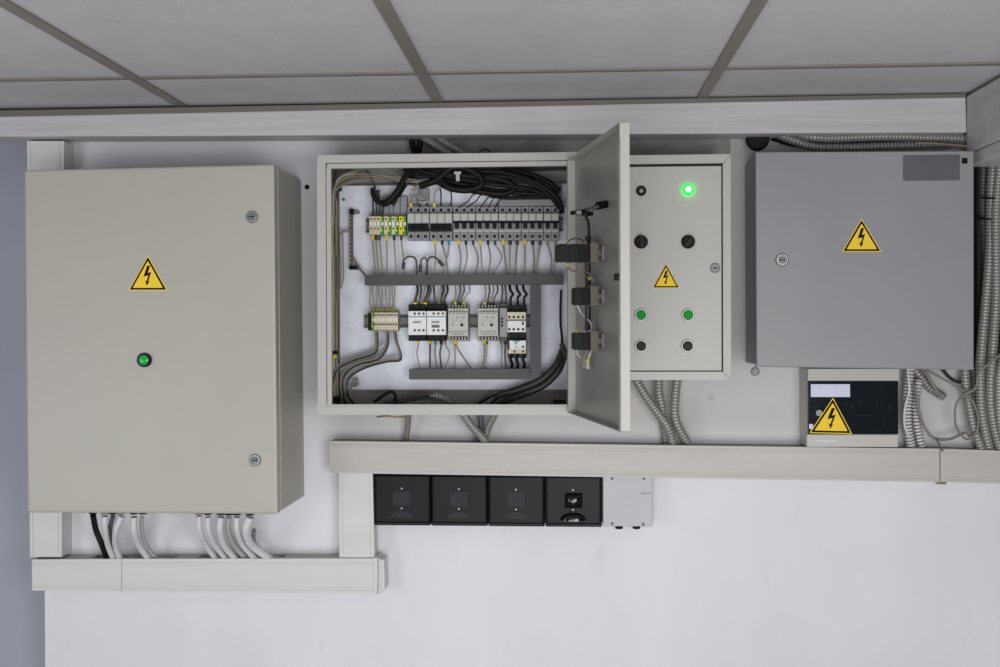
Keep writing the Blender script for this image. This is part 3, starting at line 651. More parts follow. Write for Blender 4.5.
for k, (a, m_, b, mm, r, f) in enumerate(dwn):
    wire('wire', [(a, 339.5, -.06), (a, 345, -.066), (m_, 354, -.068), (b, 370, -.06)], r, mm, 'wire dropping from contactors and relays to the bottom duct, %s from the left' % ORD[k], G5, fer='s', fcol=f, flen=.012)
for k, a in enumerate((511, 517, 523.5)):
    wire('wire', [(a+1.5, 353, -.07), (a-.5, 359, -.074), (a+1, 364, -.07), (a, 370, -.06)], 1.6, 'rubber', 'short black wire under the overload relay, %s of three' % ('leftmost', 'middle', 'rightmost')[k], 'black wires under the overload relay')
# cables from the lower terminals to the left corner
cb = [([(376, 330, -.06), (376, 342, -.066), (375, 350, -.068), (368, 354, -.07), (352, 359, -.075), (337, 367, -.08), (331.5, 380, -.08), (332, 394, -.07), (338, 402, -.05)], 'outermost grey cable curving from the lower terminals to the lower left corner'),
      ([(386.5, 330, -.06), (386.5, 342, -.066), (383, 351, -.068), (375, 358.5, -.07), (360, 362, -.075), (347, 369, -.08), (341, 380, -.08), (342, 396, -.07), (346, 403, -.05)], 'middle grey cable curving from the lower terminals to the lower left corner'),
      ([(394, 330, -.06), (395.5, 340, -.066), (399, 351, -.068), (398.5, 358.5, -.07), (385, 360, -.072), (364, 366, -.075), (348, 376, -.08), (345, 390, -.08), (352, 402, -.06)], 'innermost grey cable curving from the lower terminals to the lower left corner')]
for p_, lab in cb:
    g = MB(); P_ = path(p_); g.tube(P_, 1.15/430, 'cable_grey', 10); g.tube([p+Vector((.003, .002, -.0042)) for p in P_], 1.05/430, 'cable_dark', 10); g.build('cable', label=lab, cat='cable')
g = MB(); g.tube(path([(387, 331, -.06), (385, 343, -.064), (378, 349, -.064), (375.5, 352, -.066)]), .7/430, 'cable_white', 6); g.build('wire', label='thin white wire crossing between the grey cables below the lower terminals', cat='wire')
# bundle of thin wires down the left side of the open cabinet
G6 = 'thin wires running down the left side of the open cabinet'
for k in range(7):
    x = 332.3+k*.85; lab = 'thin %s wire hanging down the left inner side, %s from the left' % (('beige', 'yellow', 'brown', 'pale')[(0, 3, 1, 0, 2, 0, 0)[k]], ORD[k])
    j = [random.uniform(-.9, .9) for _ in range(6)]
    wire('wire', [(352+k*3, 171+k*1.2, -.07), (341+k, 175+k*1.5, -.085), (335+j[0], 186+k, -.09), (x+j[1], 205, -.09), (x+j[2], 235, -.085), (x+j[3], 270, -.09), (x+j[4]*.6, 310, -.09), (x, 350, -.085), (x+.6, 396, -.07)], .55, ('wire_beige', 'cable_white', 'yellow_wire', 'wire_beige', 'cable_brown', 'wire_beige', 'wire_beige')[k], lab, G6)
for k, (x, yb) in enumerate(((340.5, 289), (343, 285))):
    wire('wire', [(350, 231+k, -.055), (343, 231+k, -.06), (x-.5, 236, -.065), (x, 255, -.07), (x+.4, 275, -.07), (x-1, yb, -.07), (x-4, 290, -.075)], .7, 'wire_beige', 'looped beige wire from the upright busbar to the left side, %s one' % ('outer', 'inner')[k], 'looped wires left of the upright busbar')
wire('wire', [(353, 257, -.05), (357, 264, -.05), (361, 270, -.055), (366, 276, -.06)], 1.2, 'cable_grey', 'twisted grey wires from the upright busbar into the middle duct')
g = MB(); g.r(336.3, 184.5, 340, 190, -.07, -.045, 'black'); g.build('cable_tie_mount', label='small black tie mount at the upper left corner of the plate', cat='tie mount')
g = MB(); g.r(332, 351, 337.5, 354.5, -.095, -.08, 'black'); g.r(333, 354.5, 336, 358, -.094, -.082, 'yellow'); g.build('cable_clip', label='black and yellow clip around the thin wires at the lower left', cat='clip')
g = MB(); g.r(333, 383, 339, 402, -.07, -.05, 'black'); g.build('cable_clip', label='black clip in the lower left corner of the open cabinet', cat='clip', bevel=.001)
# wires arching across the top of the open cabinet
G7 = 'thin wires arching over the top of the open cabinet'
for k, p_ in enumerate([[(335, 190, -.07), (342, 178, -.075), (356, 173.5, -.08), (376, 175, -.08), (400, 178, -.08), (428, 182, -.075)],
                        [(337, 188, -.07), (346, 179, -.075), (364, 176, -.08), (390, 178.5, -.08), (425, 184, -.075)],
                        [(335, 187, -.07), (342, 176, -.075), (354, 171, -.08), (376, 168, -.08), (392, 173, -.08), (405, 180, -.075)],
                        [(337, 190, -.07), (348, 181, -.075), (370, 179, -.08), (405, 181.5, -.08), (432, 181, -.075)],
                        [(360, 172, -.08), (380, 177, -.08), (398, 182, -.08), (416, 186, -.07)]]):
    wire('wire', p_, .6, ('wire_beige', 'wire_beige', 'cable_grey', 'cable_grey', 'cable_brown')[k], 'thin %s wire arching across the top left of the open cabinet, %s' % (('beige', 'beige', 'grey', 'grey', 'brown')[k], ('upper beige one', 'lower beige one', 'topmost one', 'lowest one', 'descending one')[k]), G7)
wire('cable', [(336, 188, -.075), (340, 176, -.08), (352, 168.5, -.08), (362, 168, -.08), (369, 174, -.075), (375, 188, -.065)], 1.1, 'cable_dark', 'dark cable arched in the upper left corner of the open cabinet', cat='cable', seg=8)
# heavy black cables
bk = [([(421, 134, -.03), (419, 150, -.03), (414, 166, -.06), (406, 176, -.075), (397, 192, -.08), (388, 202, -.075), (383, 204, -.07)], 3.2, 'thick black cable descending diagonally to the upper terminals'),
      ([(373, 188, -.07), (373.5, 195, -.07), (379, 202, -.07), (386, 204, -.07)], 2.6, 'short black cable looped above the upper terminals'),
      ([(412, 134, -.025), (414, 150, -.03), (428, 168, -.07), (436, 178, -.08), (446, 186, -.085), (470, 190, -.085), (500, 194, -.08), (513, 190, -.078), (512, 184, -.078), (498, 179, -.08), (470, 176, -.085), (440, 174, -.08)], 3.2, 'thick black cable coiled in a long loop at the top of the open cabinet'),
      ([(420, 186, -.075), (436, 180, -.085), (452, 168, -.09), (470, 170, -.09), (481, 178, -.09), (480, 186, -.09), (466, 190, -.09), (448, 187, -.09), (440, 178, -.085)], 3.4, 'thick black cable coiled in the smaller left loop at the top'),
      ([(448, 166, -.06), (470, 171, -.075), (500, 172, -.08), (530, 180, -.085), (550, 191, -.085), (560, 203, -.08), (562, 213, -.07)], 2.6, 'uppermost black cable sweeping to the upper right corner'),
      ([(455, 172, -.07), (485, 175, -.08), (515, 178, -.085), (537, 186, -.085), (552, 198, -.08), (559, 208, -.07)], 2.2, 'lower black cable sweeping to the upper right corner'),
      ([(490, 196, -.07), (510, 198, -.075), (535, 197, -.075), (556, 197.5, -.07)], 1.8, 'black cable lying along the top of the grey busbar'),
      ([(404, 168, -.05), (430, 172, -.075), (460, 168, -.075), (500, 168, -.07)], 3.0, 'thick black cable pressed under the top of the cabinet frame')]
for p_, r, lab in bk: wire('cable', p_, r, 'rubber', lab, 'black cables inside the top of the open cabinet', 'cable', seg=12)
for p_, r, lab in [
      ([(398, 196, -.06), (408, 182, -.07), (425, 176, -.07), (452, 182, -.075), (486, 189, -.075), (520, 193, -.075), (556, 196, -.07)], 2.4, 'black cable running low under the coil to the right circuit breakers'),
      ([(440, 168, -.055), (478, 169, -.06), (515, 171, -.065), (545, 180, -.07), (560, 192, -.07)], 2.6, 'black cable hugging the top back corner of the cabinet'),
      ([(392, 205, -.068), (400, 190, -.07), (410, 176, -.065), (424, 167, -.05)], 2.4, 'second black cable rising beside the diagonal one'),
      ([(425, 172, -.08), (455, 178, -.082), (490, 184, -.082), (525, 188, -.08), (550, 196, -.078)], 2.2, 'black cable threading through the middle of the coil')]: wire('cable', p_, r, 'rubber', lab, 'black cables inside the top of the open cabinet', 'cable', seg=12)
g = MB(); g.r(454, 171.5, 461, 174, -.11, -.105, 'relay'); g.r(456, 174, 459.5, 181, -.11, -.105, 'relay'); g.build('cable_tie', label='white cable tie holding the black coil at the top', cat='cable tie')
G8 = 'dark leads entering the upper terminals'
for k, a in enumerate((373, 376.5, 379.5, 382.5)):
    wire('wire', [(374+k*1.6, 190, -.07), (373.2+k*2, 198, -.07), (a, 206, -.068), (a, 215, -.06)], 1.0, 'cable_dark', 'dark lead entering the top of the upper terminals, %s from the left' % ORD[k], G8)
G9 = 'wires entering the tops of the left circuit breakers'
for k, (p_, m_) in enumerate([([(418, 186, -.075), (411.5, 191, -.075), (410, 199, -.07), (411.5, 209, -.062)], 'wire_beige'), ([(417, 186, -.075), (414, 193, -.078), (419, 199, -.075), (420, 209, -.062)], 'wire_beige'), ([(419, 187, -.075), (420, 193, -.075), (426, 198, -.07), (428, 209, -.062)], 'cable_grey'), ([(442, 187, -.075), (436, 191, -.075), (434, 198, -.07), (434.5, 209, -.062)], 'wire_beige'), ([(440, 188, -.075), (441, 194, -.075), (441, 200, -.07), (441.5, 209, -.062)], 'cable_dark'), ([(442, 187, -.075), (450, 191, -.075), (451.5, 198, -.07), (450.5, 209, -.062)], 'cable_brown')]):
    wire('wire', p_, .8, m_, 'wire entering the top of the two left circuit breakers, %s from the left' % ORD[k], G9, fer='e', fcol='yellow' if k in (0, 3) else 'cable_dark', flen=.014)
G10 = 'thin black wires entering the middle circuit breakers'
for k, (a, b) in enumerate(((482, 458), (490, 466), (495, 480), (500, 488), (507, 495))):
    wire('wire', [(a, 192, -.08), ((a+b)/2+3, 195, -.085), ((a+b)/2-2, 201, -.08), (b, 208, -.065)], .6, 'rubber', 'thin black wire entering the middle circuit breakers, %s from the left' % ORD[k], G10)
# bottom right bundle, conduits inside
br = [([(561, 290, -.06), (560.5, 320, -.06), (562, 345, -.07), (556, 362, -.08), (540, 378, -.085), (515, 388, -.085), (492, 396, -.08), (478, 404, -.06)], 1.2, 'rubber', 'thin black cable following the right inner side down to the bottom'),
      ([(562.5, 350, -.07), (556, 365, -.085), (541, 380, -.09), (518, 390, -.085), (500, 395, -.08), (488, 403, -.06)], 3.2, 'cable_dark', 'upper thick dark cable curving through the lower right corner'),
      ([(564, 356, -.07), (558, 371, -.08), (544, 385, -.085), (524, 394, -.085), (508, 400, -.075), (500, 405, -.06)], 3.4, 'cable_dark', 'lower thick dark cable curving through the lower right corner'),
      ([(562, 345, -.075), (567, 355, -.12), (574, 361, -.17), (583, 364, -.22)], 2.6, 'cable_brown', 'dark cable crossing from the lower right corner to the open door'),
      ([(374, 402, -.08), (384, 395, -.085), (391, 391.5, -.085), (395, 395, -.085), (395, 403, -.08)], 1.6, 'rubber', 'black cable hooped at the bottom of the open cabinet'),
      ([(384, 402, -.07), (405, 398, -.08), (425, 394, -.085), (434, 394.5, -.085)], 1.5, 'cable_brown', 'upper brown cable running along the cabinet bottom into the conduit'),
      ([(388, 404, -.08), (408, 401, -.085), (425, 397.5, -.085), (434, 397, -.085)], 1.5, 'cable_dark', 'lower dark cable running along the cabinet bottom into the conduit')]
for p_, r, m_, lab in br: wire('cable', p_, r, m_, lab, cat='cable', seg=10)
g = MB(); g.tube(path([(358, 379, -.05), (355, 379, -.055), (352.5, 382, -.055), (354, 386, -.055), (357.5, 384.5, -.05), (357, 380.5, -.05)]), 1.1/430, 'cable_grey', 8); g.tube(path([(352.5, 383, -.055), (350.5, 390, -.06), (350, 397, -.06)]), 1.2/430, 'cable_grey', 8); g.build('wire', label='coiled grey wire end at the lower left of the mounting plate', cat='wire')
g = MB(); 
for k in range(3): g.tube(path([(553+k*4, 402, -.06), (555+k*4, 400.5, -.06), (557+k*4, 402, -.06), (555+k*4, 403, -.06)]), 1.0/430, 'rubber', 6)
g.build('screw_bracket', label='small black fittings at the bottom right of the open cabinet', cat='bracket')
def conduit(pts, r, label, m='conduit', rib=.0075, grp=None, seg=14, amp=.09):
    g = MB(); g.tube(path(pts), r/427, m, seg, rib=rib, ribamp=amp, m2={'conduit': 'conduit_groove', 'conduit_dark': 'duct', 'cable_white': 'conduit_groove'}[m]); return g.build('corrugated_conduit', label=label, cat='conduit', group=grp)
conduit([(431, 395.5, -.08), (440, 396.5, -.08), (450, 401, -.07), (456, 406, -.055)], 3.5, 'ribbed conduit end lying on the bottom of the open cabinet, left one', rib=.0068)
conduit([(500, 394, -.075), (492, 398, -.07), (486, 405, -.055)], 3.4, 'ribbed conduit end at the bottom of the open cabinet, right one', rib=.0068)
# conduits above and below the open cabinet
conduit([(410, 126, -.03), (419, 134, -.035), (434, 144, -.04), (452, 156, -.04)], 3.9, 'left ribbed conduit coming down above the open cabinet')
conduit([(424, 127, -.025), (433, 134, -.03), (448, 144, -.035), (470, 157, -.035)], 3.9, 'right ribbed conduit coming down above the open cabinet', rib=.0068)
wire('cable', [(477, 155, -.02), (482, 150, -.025), (488, 149.5, -.025), (491, 153, -.02)], .6, 'rubber', 'thin black cable end peeping above the open cabinet', cat='cable')
conduit([(462, 412, -.07), (472, 426, -.06), (482, 437, -.05), (488, 446, -.04)], 3.9, 'ribbed conduit slanting right below the open cabinet', rib=.0068)
conduit([(480, 412, -.05), (481, 424, -.04), (479, 436, -.03), (476, 446, -.03)], 3.0, 'ribbed conduit upright behind the crossing ones below the open cabinet', rib=.005, m='conduit_dark')
conduit([(496, 412, -.06), (490, 424, -.045), (486, 434, -.035), (483, 446, -.03)], 3.2, 'ribbed conduit slanting left below the open cabinet', rib=.0068)
wire('cable', [(408, 412, -.05), (408, 424, -.035), (406.5, 436, -.025), (406, 446, -.02)], 2.8, 'cable_grey', 'grey cable dropping from the open cabinet to the middle trunking', cat='cable', seg=10)
wire('wire', [(377, 417, -.03), (386, 416, -.05), (398, 417.2, -.05), (408, 416, -.04)], .8, 'brass', 'brownish wire lying along the bottom edge of the open cabinet')

# ------------------------------------------------------------------ control cabinet with buttons
o3 = thing('control_cabinet', W(665, 380, -.1), 'narrow beige control cabinet with push buttons, behind the open door', 'cabinet')
g = MB(); R0 = (598.5, 154.8, 731, 380); R1 = (606.5, 163.7, 723, 371.7)
ring_box(g, R0, R1, Y2, Y2+.012, 'box_cream'); g.q([(722.7, 163.4), (730.6, 155), (730.9, 155.3), (723, 163.9)], Y2-.0004, Y2, 'duct'); g.q([(723, 371.6), (730.9, 379.6), (730.6, 379.9), (722.7, 372)], Y2-.0004, Y2, 'duct'); g.build('frame', o3, bevel=.0004)
X = [W(v, 267, Y2).x for v in (599, 730.5)]; Z = [W(665, v, Y2).z for v in (155.2, 379.6)]
MB().box(X[0], X[1], Y2+.012, -.004, Z[1], Z[0], 'box_cream').build('body', o3)
g = MB(); g.r(606.6, 163.8, 722.9, 371.6, Y2+.008, Y2+.0118, 'dark_gap'); g.build('door_gap', o3)
g = MB(); g.r(608, 166.4, 721.6, 370.7, Y2+.001, Y2+.008, 'box_cream'); d3 = g.build('door', o3, bevel=.0012)
YD = Y2+.001
def button(px, py, cap, name, rim='chrome', h=.007, r=.0138):
    p = W(px, py, YD); g = MB(); g.lathe(p, (0, -1, 0), [(0, r), (.004, r), (.0055, r*.93), (.0055, r*.8), (.003, r*.8), (.003, 0)], rim)
    g.lathe(p, (0, -1, 0), [(0, r*.78), (h, r*.78), (h+.0012, r*.7), (h+.0015, 0)], cap); return g.build(name, d3)
button(641, 315, 'green_btn', 'push_button'); button(688, 315, 'green_btn', 'push_button'); button(641, 346, 'brown_btn', 'push_button'); button(687.5, 346, 'brown_btn', 'push_button')
for px, ang in ((641, 90), (688, 50)):
    p = W(px, 242, YD); g = MB(); r = .0145
    g.lathe(p, (0, -1, 0), [(0, r), (.007, r), (.009, r*.92), (.009, r*.85), (.012, r*.8), (.016, r*.78), (.0175, r*.7), (.0175, 0)], 'black')
    a = math.radians(ang); d_ = Vector((math.cos(a), 0, math.sin(a))); n_ = Vector((-d_.z, 0, d_.x)); c = p+Vector((0, -.0175, 0))
    g.prism([c-d_*r*.8-n_*.003, c+d_*r*.85-n_*.003, c+d_*r*.85+n_*.003, c-d_*r*.8+n_*.003], (0, -.008, 0), 'black_mid')
    g.build('selector_knob', d3)
p = W(641.2, 191, YD); g = MB(); g.lathe(p, (0, -1, 0), [(0, .0108), (.006, .0108), (.008, .0095), (.008, .006), (.004, .005)], 'black'); g.lathe(p, (0, -1, 0), [(0, .005), (.006, .0045), (.007, 0)], 'relay_grey'); g.build('indicator_lamp', d3)
p = W(688, 190, YD); g = MB(); g.lathe(p, (0, -1, 0), [(0, .0135), (.006, .0135), (.007, .0125), (.010, .010), (.012, .006)], 'green_lit'); g.lathe(p+Vector((0, -.009, 0)), (0, -1, 0), [(0, .007), (.003, .006), (.004, 0)], 'green_core'); g.build('indicator_lamp', d3)
p = W(715, 268, YD); g = MB(); g.lathe(p, (0, -1, 0), [(0, .0105), (.002, .0105), (.003, .009), (.003, 0)], 'steel'); g.box(p.x-.004, p.x+.004, p.y-.0036, p.y-.003, p.z-.0012, p.z+.0012, 'sign_black'); g.build('lock', d3)
sticker(d3, (666, 263.5), (652.5, 288), (679.5, 288), YD)
for p_, lab in [([(634, 376, -.07), (645, 395, -.065), (657, 412, -.06), (668, 428, -.055), (674, 448, -.04)], 'ribbed conduit slanting from the control cabinet to the middle trunking'),
                ([(659, 376, -.05), (659, 392, -.045), (662, 408, -.04), (664, 425, -.03), (668, 448, -.02)], 'ribbed conduit behind the slanting one under the control cabinet'),
                ([(677.5, 376, -.06), (675.5, 395, -.055), (675, 415, -.05), (680, 430, -.045), (691, 448, -.03)], 'rightmost ribbed conduit under the control cabinet')]:
    conduit(p_, 4.1, lab, rib=.0075)

# ------------------------------------------------------------------ grey closed cabinet at right
Y4 = -.17
o4 = thing('electrical_cabinet', W(864, 369, -.08), 'closed grey square electrical cabinet with a lightning sticker, at the right', 'cabinet')
q4 = [(755.5, 152), (974, 150.8), (974, 370), (756.5, 366.8)]
P = [W(x, y, Y4) for x, y in q4]
g = MB(); g.prism([p+Vector((0, .022, 0)) for p in inset(P, .004)], (0, .148, 0), 'box_grey'); g.build('body', o4, bevel=.002)
g = MB(); g.prism([p+Vector((0, .016, 0)) for p in inset(P, .008)], (0, .008, 0), 'dark_gap'); g.build('door_gasket', o4)
g = MB(); g.prism(P, (0, .018, 0), 'box_grey'); d4 = g.build('door', o4, bevel=.0025)
sticker(d4, (861.5, 218.5), (842, 251.8), (881.5, 251.8), Y4)
cam_lock(d4, 782, 260, Y4, .0145)
g = MB(); g.r(903, 154.8, 960, 180.6, Y4-.0008, Y4, 'label_grey'); g.build('name_plate', d4)['label'] = 'dark grey blank plate'
g = MB(); g.r(962, 158, 967.5, 163.5, Y4-.0015, Y4, 'sign_black'); g.build('screw', d4)
g = MB(); p = W(755, 371.5, -.0005); g.lathe(p, (0, -1, 0), [(0, .010), (.003, .010), (.004, .008), (.004, .005), (.008, .005), (.008, 0)], 'steel', 16); g.build('anchor_bolt', label='steel anchor bolt and washer below the left corner of the grey cabinet', cat='bolt')
g = MB(); g.lathe(W(711, 399.5, -.0005), (0, -1, 0), [(0, .010), (.003, .010), (.003, .006), (.006, .005), (.007, 0)], 'relay', 16); g.build('wall_plug', label='small painted plug in the wall below the control cabinet', cat='wall plug')
g = MB(); g.lathe(W(307, 187, -.0005), (0, -1, 0), [(0, .006), (.0015, .005), (.0015, 0)], 'sign_black', 12); g.build('wall_hole', label='small dark hole in the wall between the two left cabinets', cat='hole')
# conduits over the grey cabinet
conduit([(769, 126, -.035), (778, 134, -.04), (795, 141, -.05), (815, 146.5, -.05), (850, 147, -.05), (900, 145.5, -.05), (945, 144.5, -.05), (985, 146, -.05)], 3.8, 'lower ribbed conduit lying over the grey cabinet')
conduit([(785, 126, -.035), (795, 133, -.04), (812, 137, -.06), (835, 138, -.06), (880, 136.5, -.06), (930, 137.5, -.06), (985, 139, -.06)], 4.2, 'upper ribbed conduit lying over the grey cabinet')
wire('cable', [(762, 128, -.03), (775, 136, -.035), (800, 146, -.035), (830, 149, -.035)], 1.4, 'cable_grey', 'thin grey cable descending beside the conduits over the grey cabinet', cat='cable')
wire('cable', [(915, 143, -.08), (935, 143.5, -.085), (975, 147, -.085)], 1.2, 'wire_beige', 'thin beige cable in front of the conduits near the right beam', cat='cable')
g = MB(); c = W(757, 140, -.03); g.lathe(c, (0, -1, 0), [(0, .026), (.012, .026), (.016, .022), (.016, 0)], 'rubber', 20); g.build('junction_box', label='round dark junction box above the left corner of the grey cabinet', cat='junction box')

# ------------------------------------------------------------------ small distribution box
Y5 = -.095
o5 = thing('distribution_box', W(852, 447, -.05), 'small distribution box with a dark window below the grey cabinet', 'distribution box')
g = MB(); g.r(807.5, 368, 898.5, 447, Y5+.008, -.004, 'relay'); g.build('body', o5, bevel=.002)
g = MB(); g.r(808, 369, 899, 380.8, Y5, Y5+.02, 'relay')
for k in range(3): g.r(808, 371.5+k*3, 899, 372+k*3, Y5-.0008, Y5, 'relay')
g.build('upper_cover', o5, bevel=.001); g = MB(); g.r(807, 434.5, 897.5, 447, Y5, Y5+.02, 'relay'); g.build('lower_cover', o5, bevel=.001)
g = MB(); g.r(808.3, 381.2, 898.3, 434, Y5-.004, Y5+.01, 'window_dark')
g.r(808.3, 381.2, 898.3, 382.2, Y5-.0052, Y5, 'black'); g.r(883, 384, 883.7, 428, Y5-.0044, Y5, 'black'); g.r(850, 415, 882, 416.2, Y5-.0046, Y5, 'black')
g.r(874, 421, 880, 421.6, Y5-.0046, Y5, 'black'); g.r(874, 424.8, 879, 425.4, Y5-.0046, Y5, 'black'); g.r(888, 406, 892.5, 409.5, Y5-.006, Y5, 'black')
for x, y in ((817, 406), (846, 405), (861, 402), (877, 402), (852, 407)): g.lathe(W(x, y, Y5-.004), (0, -1, 0), [(0, .004), (.0006, .004), (.0006, 0)], 'black', 12)
wn = g.build('window', o5, bevel=.0006)
g = MB(); g.r(810.8, 384.2, 850, 397, Y5-.0048, Y5-.004, 'label_white'); g.build('label_plate', wn)
g = MB(); g.r(809.3, 424, 813, 429, Y5-.0048, Y5-.004, 'label_white'); g.build('label_plate', wn)
g = MB(); g.lathe(W(819, 413, Y5-.004), (0, -1, 0), [(0, .007), (.0006, .007), (.0006, 0)], 'relay_grey', 12); g.build('knockout', wn)
sticker(wn, (833, 397.5), (809.3, 433), (852.3, 434), Y5-.0045)
g = MB()
for k in range(8): g.r(816+k*2.6, 440, 817.6+k*2.6, 442+(k % 2)*.5, Y5-.0006, Y5, 'label_white')
g.build('embossed_mark', o5)

# ------------------------------------------------------------------ conduits and cables at the right
for p_, r, m_, lab in [
    ([(984, 160, -.03), (983, 200, -.03), (985, 260, -.03), (983, 320, -.03), (977, 380, -.03)], 3.4, 'conduit_dark', 'dark ribbed conduit hidden behind the tall conduits at the right'),
    ([(993, 160, -.06), (991, 200, -.06), (990, 250, -.06), (986, 300, -.06), (981.5, 350, -.055), (980.5, 390, -.05), (983, 420, -.05), (990, 452, -.04)], 4.4, 'conduit', 'tall ribbed conduit left of the rightmost one, beside the grey cabinet'),
    ([(1000, 160, -.07), (996, 210, -.07), (996, 260, -.07), (996, 300, -.07), (993, 345, -.065), (990.5, 390, -.06), (993, 420, -.055), (1002, 455, -.045)], 4.4, 'conduit', 'rightmost tall ribbed conduit near the edge of the photo'),
    ([(1006, 300, -.08), (1004, 350, -.08), (999, 380, -.075), (1000, 420, -.07), (1006, 455, -.05)], 3.8, 'conduit', 'ribbed conduit cut off by the right edge of the photo'),
    ([(965, 366, -.05), (966, 385, -.05), (969, 405, -.05), (974, 428, -.05), (983, 453, -.045)], 4.0, 'conduit', 'short ribbed conduit emerging under the right corner of the grey cabinet'),
    ([(973, 365, -.03), (974, 385, -.03), (974, 405, -.03), (976, 430, -.025), (979, 453, -.02)], 3.2, 'conduit_dark', 'dark short conduit behind the right corner of the grey cabinet'),
    ([(910, 366, -.05), (908.5, 385, -.05), (907, 410, -.055), (908, 430, -.05), (911.5, 448, -.04)], 4.2, 'cable_white', 'pale ribbed conduit right beside the distribution box'),
    ([(919, 380, -.04), (916, 400, -.04), (917, 425, -.04), (922, 448, -.035)], 3.6, 'cable_white', 'pale ribbed conduit second from the distribution box'),
    ([(912, 366, -.03), (920, 376, -.03), (930, 388, -.025), (944, 397, -.02)], 3.8, 'conduit', 'grey ribbed conduit slanting down from under the grey cabinet')]:
    conduit(p_, r, lab, m_)
for p_, r, m_, lab in [
    ([(1004, 352, -.10), (990, 363, -.10), (979, 373, -.09), (975.5, 388, -.085), (964, 395, -.08), (956, 405, -.08), (956, 426, -.075), (966, 439, -.07), (976, 433, -.07), (978, 418, -.075), (973, 402, -.08), (962, 390, -.07), (945, 380, -.06), (925, 369, -.05)], 1.1, 'cable_grey', 'thin grey cable hanging in an open loop at the right'),
    ([(923, 368, -.05), (930, 380, -.06), (937, 391, -.06), (943, 400, -.06)], 1.5, 'cable_grey', 'cut grey cable end pointing down under the grey cabinet'),
    ([(907, 366, -.06), (908.5, 380, -.07), (909, 392, -.07), (905, 408, -.07), (904.5, 425, -.065), (910, 440, -.05), (913, 448, -.04)], 1.2, 'cable_white', 'thin pale cable hugging the ribbed conduit beside the distribution box'),
    ([(912, 384, -.06), (916, 392, -.065), (919, 412, -.065), (925, 428, -.06), (934, 438, -.06), (950, 439, -.055), (964, 433, -.05), (970, 436, -.05)], 1.4, 'cable_grey', 'grey cable sagging along the top of the middle trunking at the right'),
    ([(936, 438, -.07), (940, 446, -.07), (943, 451, -.07)], .8, 'cable_brown', 'short brown wire stub over the seam of the middle trunking'),
    ([(940, 366, -.03), (950, 378, -.02), (960, 382, -.02), (972, 376, -.02)], 1.6, 'cable_dark', 'dark cable curved just below the grey cabinet')]:
    wire('cable', p_, r, m_, lab, cat='cable', seg=10)
for p_, r, lab in [([(979, 158, -.02), (978.5, 220, -.02), (979, 290, -.02), (977, 368, -.02)], 5, 'added black tube standing in for shade in the slot right of the grey cabinet'),  # dark tube put in to deepen the shaded slot beside the grey cabinet
    ([(772, 136, -.02), (800, 143, -.025), (860, 142, -.025), (920, 141, -.025), (975, 142, -.025)], 4.6, 'black cable behind the conduits over the grey cabinet, lower one'),
    ([(780, 131, -.015), (820, 133, -.02), (900, 132.5, -.02), (975, 134, -.02)], 4.2, 'black cable behind the conduits over the grey cabinet, upper one'),
    ([(1006, 165, -.03), (1004, 230, -.03), (1003, 320, -.03), (1001, 400, -.03), (1004, 452, -.03)], 5, 'black cable behind the rightmost conduits')]: wire('cable', p_, r, 'rubber', lab, cat='cable', seg=12)
for x, y, w_ in ((991, 198, 6.5), (984, 219, 5)):
    g = MB(); c = W(x, y, -.06); g.tube([c+Vector((math.cos(t)*w_/427*1.25, math.sin(t)*w_/427*1.1, math.sin(t)*.002)) for t in [i*math.pi/8 for i in range(17)]], .002, 'rubber', 6); g.build('cable_tie', label='black cable tie around the tall conduits, %s one' % ('upper' if y < 200 else 'lower'), cat='cable tie')

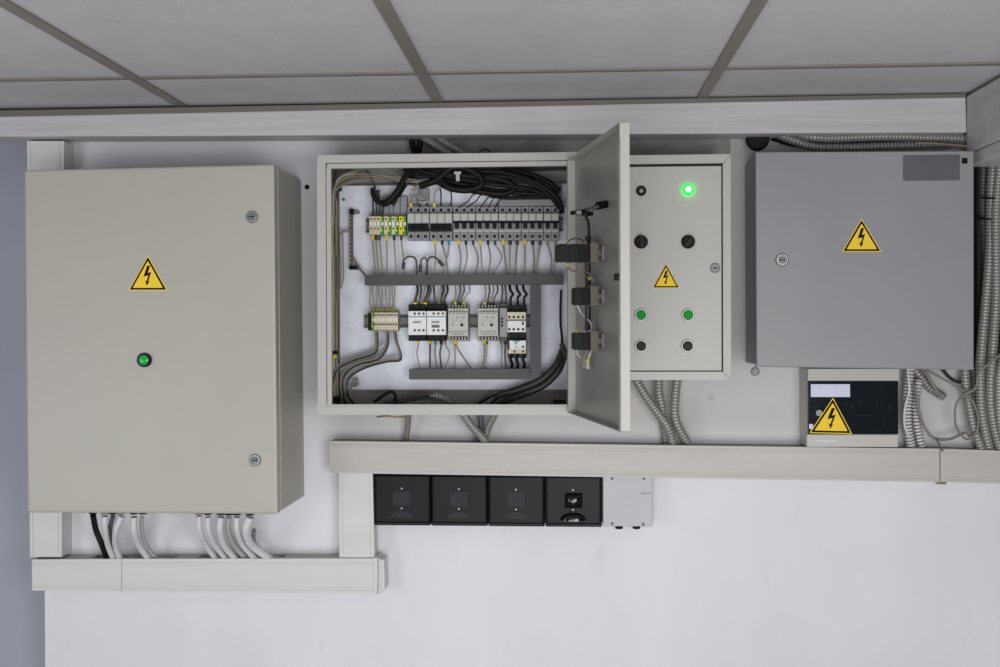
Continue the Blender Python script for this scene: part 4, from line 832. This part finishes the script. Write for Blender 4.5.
# ------------------------------------------------------------------ black boxes under the middle trunking
names = ['leftmost of the four', 'second from left of the four', 'third from left, left of the one with bright reflections', 'rightmost of the four, bright reflections on its glossy moulding']
for k in range(4):
    x0 = 374+k*57.1; x1 = x0+56.5; Yf = -.055
    root = thing('junction_box', W((x0+x1)/2, 525, -.03), 'black box under the middle trunking, %s' % names[k], 'junction box', 'black boxes under the middle trunking')
    dy = k*.5
    g = MB(); g.r(x0, 474.5+dy, x1, 525.5+dy, Yf+.006, 0, 'black_mid'); g.build('body', root, bevel=.003)
    g = MB(); g.r(x0+.6, 475+dy, x1-.6, 523.2+dy, Yf, Yf+.008, 'black_gloss'); cv = g.build('cover', root, bevel=.004)
    cx = (x0+x1)/2-.5
    for y in (488.5, 508.3):
        g = MB(); g.lathe(W(cx, y+dy, Yf), (0, -1, 0), [(0, .0032), (.0012, .003), (.0022, .0018), (.0024, 0)], 'chrome', 12); g.build('screw', cv)
    # square boss and arched moulding
    if k < 3:
        g = MB(); g.r(cx-9, 491+dy, cx+9, 506+dy, Yf-.0012, Yf+.002, 'boss'); g.build('square_boss', cv, bevel=.0006)
    else:
        def dome(c, rx, rz, hh, lo):
            g = MB(); n = 12; vs = []; fs = []
            for i in range(n+1):
                for j in range(n+1):
                    u = i/n*2-1; v = lo+(1-lo)*j/n; h = hh*math.sqrt(max(0, 1-abs(u)**2.4))*math.sqrt(max(0, 1-abs(v)**2.4)); vs.append(c+Vector((u*rx*(1 if lo < 0 else math.sqrt(max(.05, 1-.9*v*v))), -h+.0003, v*rz)))
            for i in range(n):
                for j in range(n): fs.append((i*(n+1)+j, (i+1)*(n+1)+j, (i+1)*(n+1)+j+1, i*(n+1)+j+1))
            return g.add(vs, fs, 'black_dome', True)
        dome(W(cx+.5, 499+dy, Yf), .020, .0175, .014, -1).build('square_boss', cv)
        dome(W(cx, 519+dy, Yf), .030, .018, .014, 0).build('arched_moulding', cv); continue
    g = MB(); c = W(cx, 518+dy, Yf); pts = []
    for i in range(13):
        a = math.pi*i/12; pts.append(c+Vector((math.cos(a)*.027, 0, math.sin(a)*(.017 if k < 3 else .014))))
    vs = [p+Vector((0, -.0012, 0)) for p in pts]
    g.prism(vs, (0, .002, 0), 'boss' if k < 3 else 'black_dome'); g.build('arched_moulding', cv, bevel=.0005)
root = thing('junction_box', W(628, 527, -.03), 'light grey junction box with corner screws beside the black boxes', 'junction box')
g = MB(); g.r(603, 476.2, 652.8, 526.5, -.05, 0, 'jbox_grey'); g.build('body', root, bevel=.002)
for x, y in ((612.2, 478.5), (643.8, 478.7), (612.2, 523.5), (643.2, 524.2)):
    g = MB(); g.lathe(W(x, y, -.05), (0, -1, 0), [(0, .0036), (.0016, .0034), (.0016, .001), (.001, 0)], 'label_grey', 12); g.build('screw', root)
for x in (619, 636.5):
    c = W(x, 526.6, -.03); g = MB(); g.lathe(c, (0, 0, -1), [(0, .009), (.004, .009), (.005, .007), (.005, 0)], 'black', 14); g.build('grommet', root)
g = MB()
for k in range(7): g.r(641+k*1.5, 492.8, 642.1+k*1.5, 493.8, -.0503, -.049, 'label_grey')
g.build('printed_mark', root)

# ------------------------------------------------------------------ light
def area(name, loc, target, sx, sy, e, col=(1, 1, 1)):
    l = bpy.data.lights.new(name, 'AREA'); l.shape = 'RECTANGLE'; l.size = sx; l.size_y = sy; l.energy = e; l.color = col
    o = bpy.data.objects.new(name, l); C.objects.link(o); o.location = loc
    o.rotation_euler = (Vector(target)-Vector(loc)).to_track_quat('-Z', 'Y').to_euler(); return o
area('key_light', (.1, -2.6, 1.6), (-.2, 0, 1.3), .8, .4, 3, (1, .98, .96))
area('fill_light_left', (-2.0, -2.3, 1.2), (-.4, 0, 1.4), .8, 1.0, 13, (.98, .985, 1))  # added fill to brighten the left side, no real source there
area('window_light_right', (.62, -2.4, 1.35), (-.35, 0, 1.4), .7, .9, 20, (1, .985, .97))
area('window_light_rear', (-.2, -3.5, .7), (-.4, 0, .9), 1.6, 1.1, 41, (.98, .985, 1))
w = bpy.data.worlds.new('World'); bpy.context.scene.world = w; w.use_nodes = True
w.node_tree.nodes['Background'].inputs[0].default_value = (.88, .90, 1, 1); w.node_tree.nodes['Background'].inputs[1].default_value = .25
vs_ = bpy.context.scene.view_settings
vs_.view_transform = 'Standard'; vs_.look = 'None'; vs_.gamma = 1; vs_.use_curve_mapping = False; vs_.exposure = -.10
